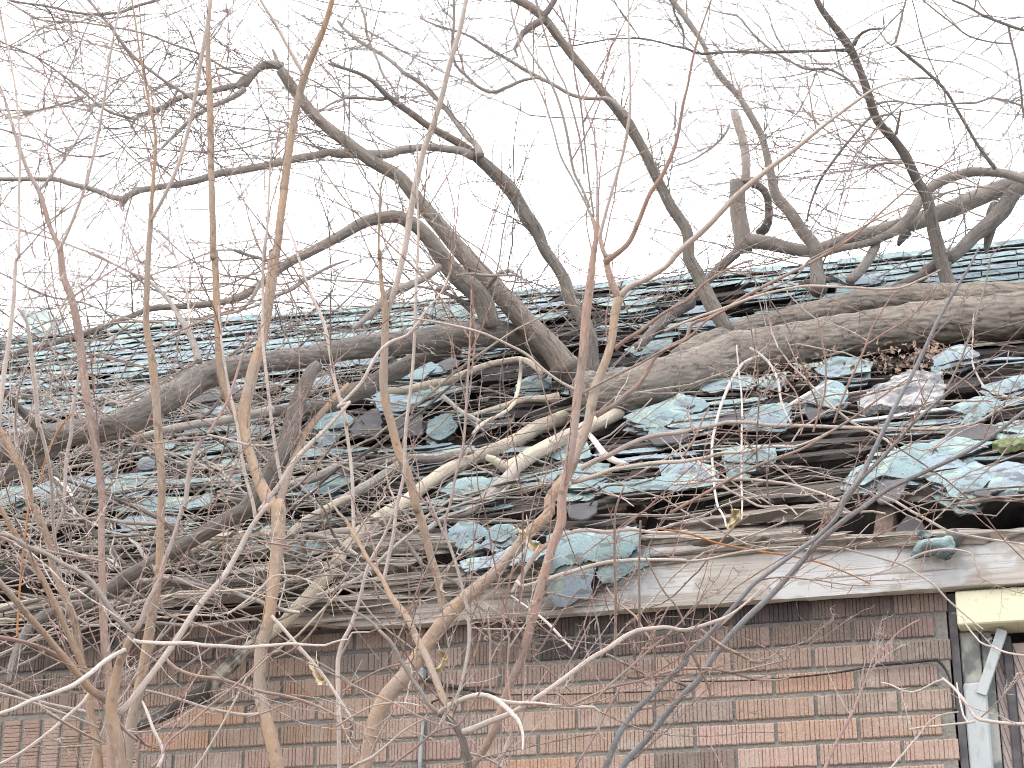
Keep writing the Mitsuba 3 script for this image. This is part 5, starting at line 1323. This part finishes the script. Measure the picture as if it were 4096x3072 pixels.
plant('sapling', 'dark twin-stemmed sapling at the lower left, forking in a broad V', 'sapling', None, [
    ('stem', 'bark_tan', 'C1 765,1690,84 760,1650,84 730,1452,88 702,1302,82 708,1220,84 722,1152,72 760,982,60 812,872,58 832,802,52', -2.0, -2.05, dict(G, sides=14)),
    ('branch', 'bark_mid', 'C1 830,800,46 790,760,42 740,722,41 660,602,39 610,530,38 570,472,36 490,415,34 400,372,33 300,310,32 200,272,31 130,230,30 60,192,28 0,182,22 -60,170,20', -2.05, -2.2, {}),
    ('branch', 'bark_pink', 'C1 840,798,46 880,752,42 940,602,39 1000,502,37 1050,332,33 1085,240,30 1112,160,28 1160,0,24 B1 1165,1640,30 1200,1402,34 1240,1262,32 1300,1182,22', -2.05, -2.0, {}),
    ('branch', 'bark_white', 'C1 845,850,28 900,864,28 1080,872,28 1180,868,28 1300,882,27 1400,885,26 1550,896,25 1650,890,24 1750,882,22 1850,872,20 1920,880,18 2050,886,16 2120,860,14 2212,840,12 C2 80,810,12 200,800,10', -2.05, -2.1, {}),
    ('branch', 'bark_white', 'C1 790,915,30 720,950,32 650,992,32 590,1040,32 520,1092,32 460,1135,30 400,1162,29 300,1200,28 200,1232,27 100,1280,25 0,1312,22 -60,1335,20', -2.05, -2.35, {}),
    ('branch', 'bark_light', 'C1 745,1315,48 800,1270,46 870,1182,44 1000,1012,42 1120,842,42 1250,642,42 1330,540,40 1400,462,38 1500,302,36 1600,122,32 1690,0,30 B1 1640,1650,32 1780,1462,34 1830,1375,38 1870,1320,40 1950,1232,34 2060,1132,26 2212,962,22 B2 0,992,22 150,832,23 280,622,25 350,570,24 430,542,20 500,470,18 560,382,16 660,262,12 720,100,9', -2.0, -1.7, {}),
    ('branch', 'bark_tan', 'C1 690,1235,62 640,1205,58 560,1152,52 500,1080,48 450,1012,46 330,872,44 270,800,44 200,722,44 100,602,44 0,492,42 -60,430,40', -2.0, -2.3, {'sides': 12}),
    ('shoot', 'bark_light', 'B1 1776,1450,26 1740,1250,24 1690,850,22 1660,500,20 1668,0,18 A1 1680,1500,16 1700,1200,14 1720,900,12', -1.80, -1.9, {}),
    ('shoot', 'bark_light', 'C1 1608,80,26 B1 1600,1620,26 1560,1450,24 1500,1130,22 1440,850,20 1398,580,16 1380,350,12', -1.83, -1.9, {}),
    ('branch', 'bark_light', 'B1 1310,1170,18 1450,1200,16 1600,1235,15 1740,1225,12', -1.95, -1.9, {}),
    ('branch', 'bark_red', 'B1 1300,1180,16 1150,1195,14 1000,1222,13 850,1230,10', -2.0, -2.1, {}),
    ('branch', 'bark_red', 'B1 1320,1160,20 1380,1060,20 1440,950,19 1490,800,18 1540,650,16 1600,560,14 1680,440,12', -2.0, -1.95, {}),
    ('branch', 'bark_light', 'C1 540,1300,24 500,1292,26 400,1275,26 250,1240,25 120,1180,22 0,1132,20', -1.9, -2.1, {})], 2.6, 'bark_pink', RS_)
plant('sapling', 'orange-brown sapling with crowded stems at the bottom left corner', 'sapling', None, [
    ('stem', 'bark_tan', 'C1 625,1690,60 605,1450,56 572,1300,56 565,1180,56 540,1080,54 520,1002,52 500,880,52 480,752,52 440,640,50 400,552,50 370,480,48 340,402,47 320,300,48 310,232,48 260,102,46 210,0,46 B1 200,1622,52 170,1452,58 140,1380,62 100,1322,58 50,1210,46 0,1132,40 -60,1020,34', -1.55, -1.75, dict(G, sides=14)),
    ('stem', 'bark_tan', 'C1 550,1100,52 520,1000,50 450,852,46 400,740,46 370,662,45 320,580,44 280,502,43 220,390,42 170,302,40 120,220,40 80,152,38 20,42,32 B1 0,1620,30', -1.6, -1.8, {}),
    ('branch', 'bark_light', 'C1 330,205,28 370,120,26 400,20,25 B1 420,1300,26 445,1180,27 460,1020,28 480,900,24 500,780,20', -1.65, -1.75, {}),
    ('branch', 'bark_orange', 'C1 110,830,14 122,550,15 150,252,15 180,0,14', -1.75, -1.8, {}),
    ('branch', 'bark_orange', 'B1 245,1480,12 300,1290,14 350,1180,15 400,1100,13 450,1040,11', -1.7, -1.75, {}),
    ('branch', 'bark_light', 'B1 130,1340,18 110,1200,16 95,1080,18 105,960,16 125,850,12', -1.72, -1.9, {})], 3.0, 'bark_light', RS_)
plant('sapling', 'thin pale lavender shoots rising along the left edge of the view', 'sapling', None, [
    ('stem', 'bark_light', 'B1 -120,1900,34 -60,1500,34 -10,1100,34 20,800,34 60,550,30 90,300,28 105,60,24 A1 112,1640,20 120,1300,17 130,900,16 110,650,15 60,350,13 0,100,11 -20,0,10', -2.3, -2.45, G),
    ('stem', 'bark_light', 'B1 240,1120,32 236,1060,34 226,900,33 205,700,31 190,560,28 160,430,22 110,370,18', -2.2, -2.3, {}),
    ('stem', 'bark_light', 'A1 180,480,10 150,640,10 150,760,11 180,330,8', -2.2, -2.2, {}) if False else ('stem', 'bark_light', 'B1 240,1080,26 300,1300,26 330,1500,24 C1 340,100,22 360,300,20', -2.2, -2.0, {})], 1.5, 'bark_light', RS_)
plant('sapling', 'thin pale hooked shoot arching in front of the shingles right of centre', 'shoot', None, [
    ('stem', 'bark_white', 'C3 330,135,12 300,40,14 B3 285,1640,16 250,1452,17 240,1252,18 262,1112,20 290,1010,21 320,922,21 360,830,22 400,762,22 440,712,21 480,692,20 520,675,18 560,662,17', -0.3, 0.6, {}),
    ('branch', 'bark_light', 'B3 480,620,18 540,655,18 590,700,18 625,752,18 665,850,18 672,920,17 690,990,15 740,1092,12', 0.35, 0.2, {}),
    ('branch', 'bark_light', 'C3 428,90,12 B3 430,1640,13 428,1400,14 430,1102,14 425,900,12 410,760,11 395,600,10', -0.25, 0.5, {})], 2.0, 'bark_pink', RS_, lmin=0.06, lmax=0.2)
plant('shrub', 'slate-grey arching shrub stems at the lower right, in front of the fascia', 'shrub', None, [
    ('stem', 'bark_slate', 'C2 1680,1690,46 1700,1640,46 1760,1482,42 1850,1332,41 2000,1182,40 2212,962,38 C3 60,960,34 220,812,32 420,592,31 500,500,30 560,452,30 660,375,30 760,302,30 860,235,30 950,162,30 1010,100,30 1040,62,30 B3 1080,1580,40 1180,1442,38 1240,1320,34 1300,1202,32 1420,952,30 1540,722,28 1600,595,27 1650,482,26 1750,302,22 1860,122,18 1930,-20,14', -1.5, -1.7, dict(G, sides=12)),
    ('stem', 'bark_slate', 'C2 1780,1690,48 1800,1650,48 1950,1482,46 2100,1292,44 2212,1170,44 C3 130,1132,45 280,912,43 450,722,41 620,562,41 710,460,41 800,362,40 870,280,40 950,202,39 1080,92,37 1200,12,33 B3 1350,1520,32 1500,1442,31 1650,1370,30 1800,1302,29 2000,1182,27 2212,1022,24 2300,960,22', -1.3, -1.5, dict(G, sides=12)),
    ('branch', 'bark_slate', 'B3 1090,1580,30 1180,1450,28 1300,1332,26 1400,1220,25 1500,1102,23 1600,1010,20 1700,922,18 1800,840,16 1920,745,13 2100,640,9', -1.6, -1.75, {}),
    ('branch', 'bark_slate', 'B3 1190,1620,26 1330,1500,24 1480,1400,22 1640,1310,20 1800,1230,18 2000,1140,16 2212,1050,13', -1.5, -1.7, {}) if False else ('branch', 'bark_red', 'B3 1010,1090,14 1060,950,14 1100,852,15 1150,740,15 1210,602,15 1240,510,14 1300,400,12 1400,262,10', -1.55, -1.65, {}),
    ('branch', 'bark_red', 'B3 1212,600,12 1320,530,12 1500,422,11 1580,330,10 1660,230,8', -1.62, -1.7, {}),
    ('branch', 'bark_red', 'B3 880,1150,14 920,1020,14 955,880,14 960,750,13 935,580,12 900,400,9', -1.5, -1.6, {}),
    ('branch', 'bark_red', 'B3 60,1300,14 140,1170,14 180,1080,14 230,1000,13', -1.3, -1.3, {}),
    ('branch', 'bark_red', 'B3 1640,500,10 1780,600,10 1880,650,9', -1.6, -1.5, {}) if False else ('branch', 'bark_mid', 'B3 1720,880,14 1780,760,14 1830,640,14 1880,500,14 1930,340,13 1970,200,12 2000,40,10', -1.4, -1.5, {}),
    ('branch', 'bark_pink', 'B3 -20,1660,22 200,1535,22 300,1475,21 420,1410,20 600,1332,20 800,1262,19 900,1205,18 1100,1082,16 1200,1010,15 1350,900,12 1500,800,9', -1.35, -1.5, {}),
    ('branch', 'bark_light', 'B3 0,1480,18 200,1460,18 400,1450,18 560,1460,17 700,1475,16 900,1530,15 1050,1580,14', -1.3, -1.5, {}),
    ('branch', 'bark_light', 'B3 150,1340,18 240,1430,18 330,1510,17 430,1560,16 560,1620,16 C3 700,0,14 780,60,10', -1.3, -1.4, {}),
    ('branch', 'bark_orange', 'C3 -100,150,13 120,182,15 260,230,15 400,262,15 550,290,15 700,312,14 820,338,13 950,372,12 1080,420,10 1240,495,8', -1.4, -1.2, {}),
    ('branch', 'bark_white', 'C3 1390,680,10 1412,650,11 1415,560,10', -0.8, -0.8, {}) if False else ('branch', 'bark_light', 'C3 1190,450,12 1300,420,13 1400,380,13 1480,340,14 1600,290,14 1720,272,13 1850,290,12 1895,320,10 1920,500,8', -1.2, -1.1, {})], 2.2, 'bark_pink', RS_, lmin=0.08, lmax=0.35)
plant('shrub', 'pale bleached twigs reaching in from the lower right corner past the blue door post', 'shrub', None, [
    ('stem', 'bark_light', 'C3 2400,1420,24 2212,1380,24 2100,1375,24 1980,1362,24 1930,1355,22 1880,1300,22 1820,1210,22 1760,1140,20 1700,1090,18', -0.9, -0.6, {}),
    ('branch', 'bark_white', 'C3 1900,1365,16 1800,1378,16 1720,1385,16 1660,1392,18 1580,1398,14 1490,1415,12', -0.8, -0.7, {}),
    ('branch', 'bark_white', 'C3 1700,1100,14 1640,1120,14 1560,1165,15 1500,1182,14 1430,1165,13 1390,1140,12 1310,1120,10', -0.65, -0.6, {}),
    ('branch', 'bark_white', 'C3 1860,1370,14 1830,1320,14 1815,1250,13 1800,1170,11 1790,1120,9', -0.78, -0.7, {}),
    ('branch', 'bark_light', 'C3 1340,1690,14 1420,1600,14 1500,1510,14 1560,1440,13 1610,1370,12 1700,1320,11 1800,1305,9', -0.8, -0.7, {}),
    ('branch', 'bark_light', 'C3 2300,960,12 2180,945,13 2080,925,14 2010,890,14 1960,880,12 1900,820,11 1850,760,10 1820,700,8', -0.9, -0.7, {}),
    ('branch', 'bark_red', 'C3 1940,1340,10 2040,1250,11 2140,1140,11 2250,1020,11', -0.85, -0.9, {}),
    ('branch', 'bark_red', 'C3 940,1690,26 1000,1560,24 1060,1440,24 1120,1330,22 1160,1230,20 1200,1130,14 1270,1010,12 1330,900,11 1430,790,10 1550,725,9', -0.7, -0.5, {'ground': True})], 1.6, 'bark_light', RS_, lmin=0.05, lmax=0.2, rad=0.0012)
plant('sapling', 'slim upright tan-grey stem before the bricks, left of the thick leaning sapling', 'sapling', None, [
    ('stem', 'bark_light', 'C1 2142,1690,30 2142,1400,30 2140,1250,32 2135,1000,32 C2 20,900,30 40,840,29 75,780,28 120,650,26 180,420,24 220,330,24 290,200,22 350,60,18 B2 400,1560,14', -0.9, -1.0, {'ground': True}),
    ('branch', 'bark_light', 'C1 2140,960,18 2180,900,15 2212,820,12', -0.9, -0.95, {})], 1.5, 'bark_light', RS_, lmin=0.06, lmax=0.2)
# dense fan of fine reddish twigs in front of the dark bricks
k = thing('shrub', 'thicket of fine pinkish twigs in front of the dark, partly sooty bricks right of centre', 'shrub')
lines = []
for tr, Ya, Yb in [('C2 1480,1690,16 1600,1500,16 1700,1300,15 1800,1120,14 1900,960,13 2000,800,12 2100,640,10', -1.3, -1.3), ('C2 1700,940,20 1760,970,18 1850,1020,16 1960,1070,14 2080,1100,12 2212,1140,10', -1.6, -1.4),
                   ('C2 1840,830,20 1880,930,18 1890,1010,16 1905,1090,14 1960,1140,12', -1.6, -1.5), ('C2 2000,790,20 2010,900,18 2012,1000,17 2020,1120,15 2005,1260,12', -1.6, -1.5),
                   ('C3 -200,900,18 0,880,18 150,860,16 300,750,14 420,640,12', -1.3, -1.2), ('C3 30,800,24 80,880,23 140,990,22 175,1060,20 205,1120,18 225,1200,13', -1.5, -1.4),
                   ('C3 160,790,26 240,850,24 320,900,23 420,945,22 530,995,20 640,945,12', -1.5, -1.4), ('C3 -120,1080,16 0,1045,18 150,1030,20 250,1030,22 350,1050,22 450,1080,20 550,1105,18 640,1105,15 720,1085,10', -1.4, -1.3),
                   ('C3 350,1050,14 500,1030,13 620,1000,12 745,968,9', -1.35, -1.3), ('C2 1220,940,10 1300,1010,10 1400,1090,10 1480,1170,9', -1.5, -1.4), ('C2 1380,1180,14 1440,1220,14 1480,1275,14', -1.7, -1.7),
                   ('C2 1470,1260,18 1600,1200,18 1750,1140,17 1900,1110,16 2060,1060,15 2212,1030,14', -1.7, -1.5), ('C2 1600,1270,18 1700,1150,17 1800,1060,16 1950,930,14 2100,800,12 2212,690,10', -1.7, -1.6),
                   ('C2 1690,520,12 1750,590,13 1830,650,14 1890,700,14 1930,770,14 1990,860,12', -1.5, -1.6), ('C2 1760,850,22 1758,700,20 1756,560,19 1750,420,18 1752,250,17 1755,80,15 B2 1810,1500,12', -1.6, -1.75),
                   ('C2 1905,780,18 1910,640,17 1912,480,16 1910,300,15 1915,100,13', -1.6, -1.75), ('C2 2190,760,14 2140,640,13 2060,540,12 2000,430,11 1950,320,9', -1.55, -1.65), ('C2 1240,960,14 1300,880,14 1370,760,14 1450,640,13 1520,540,11', -1.5, -1.6)]:
    lines.append(limb(k, 'branch', 'bark_pink', tr, Ya, Yb, 7, rough=0.05, wob=0.008))
m = twigs_on(lines, 7.0, 0.06, 0.30, 0.0014, RS_, 0.7, 0.9, 0.25, 0.7, 1.2, True, 0.2)
put('twigs', m, 'bark_pink', k, kind='stuff')
# fine twigs at the bottom left
k = thing('shrub', 'tangle of thin pinkish twigs crossing the sapling stems at the bottom left', 'shrub')
lines = []
for tr, Ya, Yb in [('C1 -60,180,24 0,200,24 130,250,22 250,275,20 350,300,18 500,330,16 640,360,14', -2.1, -2.0), ('C1 -60,1180,20 150,1230,20 300,1280,19 480,1340,18 620,1400,14', -2.2, -2.0), ('C1 0,830,30 150,860,28 280,900,26 420,980,24 560,1060,22', -2.2, -2.0),
                   ('C1 300,1310,20 400,1370,19 520,1440,18 640,1500,16', -2.3, -2.2), ('C1 0,1640,24 150,1560,24 300,1440,22 440,1320,22 520,1250,20 560,1190,16', -2.2, -2.1), ('C1 960,1659,18 1000,1620,18 1060,1500,18 1180,1400,17 1320,1280,16 1480,1150,15 1600,1040,14 1680,960,12 1780,920,10', -2.0, -1.8),
                   ('C1 1050,960,22 1120,1030,22 1250,1080,22 1400,1100,22 1600,1160,20 1800,1200,20 1960,1250,18 2130,1330,16', -1.6, -1.5), ('C1 1000,1659,26 1030,1560,24 980,1430,22 930,1310,20 900,1240,14', -2.0, -1.9), ('C1 850,1450,22 920,1510,20 1000,1540,16', -2.0, -1.9),
                   ('C1 730,1340,20 800,1430,20 880,1490,20 960,1530,18', -2.0, -1.95), ('C1 1720,700,24 1800,790,22 1880,890,22 1960,980,22 2060,1100,20 2140,1220,20 2230,1350,18', -1.2, -1.2), ('C1 1730,960,10 1850,900,14 1980,780,14 2100,560,12 2212,420,10', -1.4, -1.4),
                   ('C1 1010,590,14 1050,690,14 1130,720,13 1300,770,12 1420,820,12 1560,840,10', -1.9, -1.8), ('C1 1440,690,14 1560,600,14 1640,530,14 1760,440,13 1850,450,12 1980,490,12 2090,600,10', -1.7, -1.6), ('C1 1620,230,12 1750,250,12 1950,275,12 2212,310,10', -1.6, -1.4),
                   ('C1 1560,1340,10 1700,1300,10 1900,1240,10 2050,1330,8', -1.2, -1.1), ('C2 0,1390,14 120,1320,14 250,1260,13 380,1245,12 520,1265,10', -1.6, -1.7), ('C2 100,1130,14 220,1190,13 360,1245,13 500,1320,12 640,1380,11', -1.7, -1.8),
                   ('C2 30,1190,14 150,1110,14 300,1030,13 460,990,11', -1.5, -1.6), ('C2 60,1690,18 120,1640,20 200,1600,24 300,1520,16 420,1420,14 600,1340,12', -1.7, -1.75), ('C2 340,1650,16 450,1560,16 540,1490,15 640,1420,14 760,1390,14 860,1250,12 940,1120,10', -1.8, -1.9),
                   ('C2 200,1610,16 350,1300,13 430,1190,11', -1.5, -1.5), ('C2 830,1570,16 950,1600,16 1080,1680,15', -1.7, -1.6), ('C2 990,1690,14 1060,1560,13 1150,1420,12 1180,1300,11 1250,1180,10 1330,1050,9', -1.8, -1.8), ('C2 1080,1690,14 1100,1500,13 1110,1380,13 1070,1000,12 1080,860,12 1040,680,10', -1.7, -1.7),
                   ('C2 980,1180,14 960,900,13 945,740,12 940,620,9', -1.6, -1.65), ('C2 1000,1180,14 1030,950,15 1050,760,15 1070,560,14 1110,380,12 1120,300,9', -1.6, -1.7)]:
    lines.append(limb(k, 'branch', ['bark_pink', 'bark_light', 'bark_red'][len(lines) % 3], tr, Ya, Yb, 7, rough=0.05, wob=0.008))
m = twigs_on(lines, 6.5, 0.08, 0.5, 0.0014, RS_, 0.7, 0.9, 0.25, 0.7, 1.2, True, 0.11)
put('twigs', m, 'bark_light', k, kind='stuff')
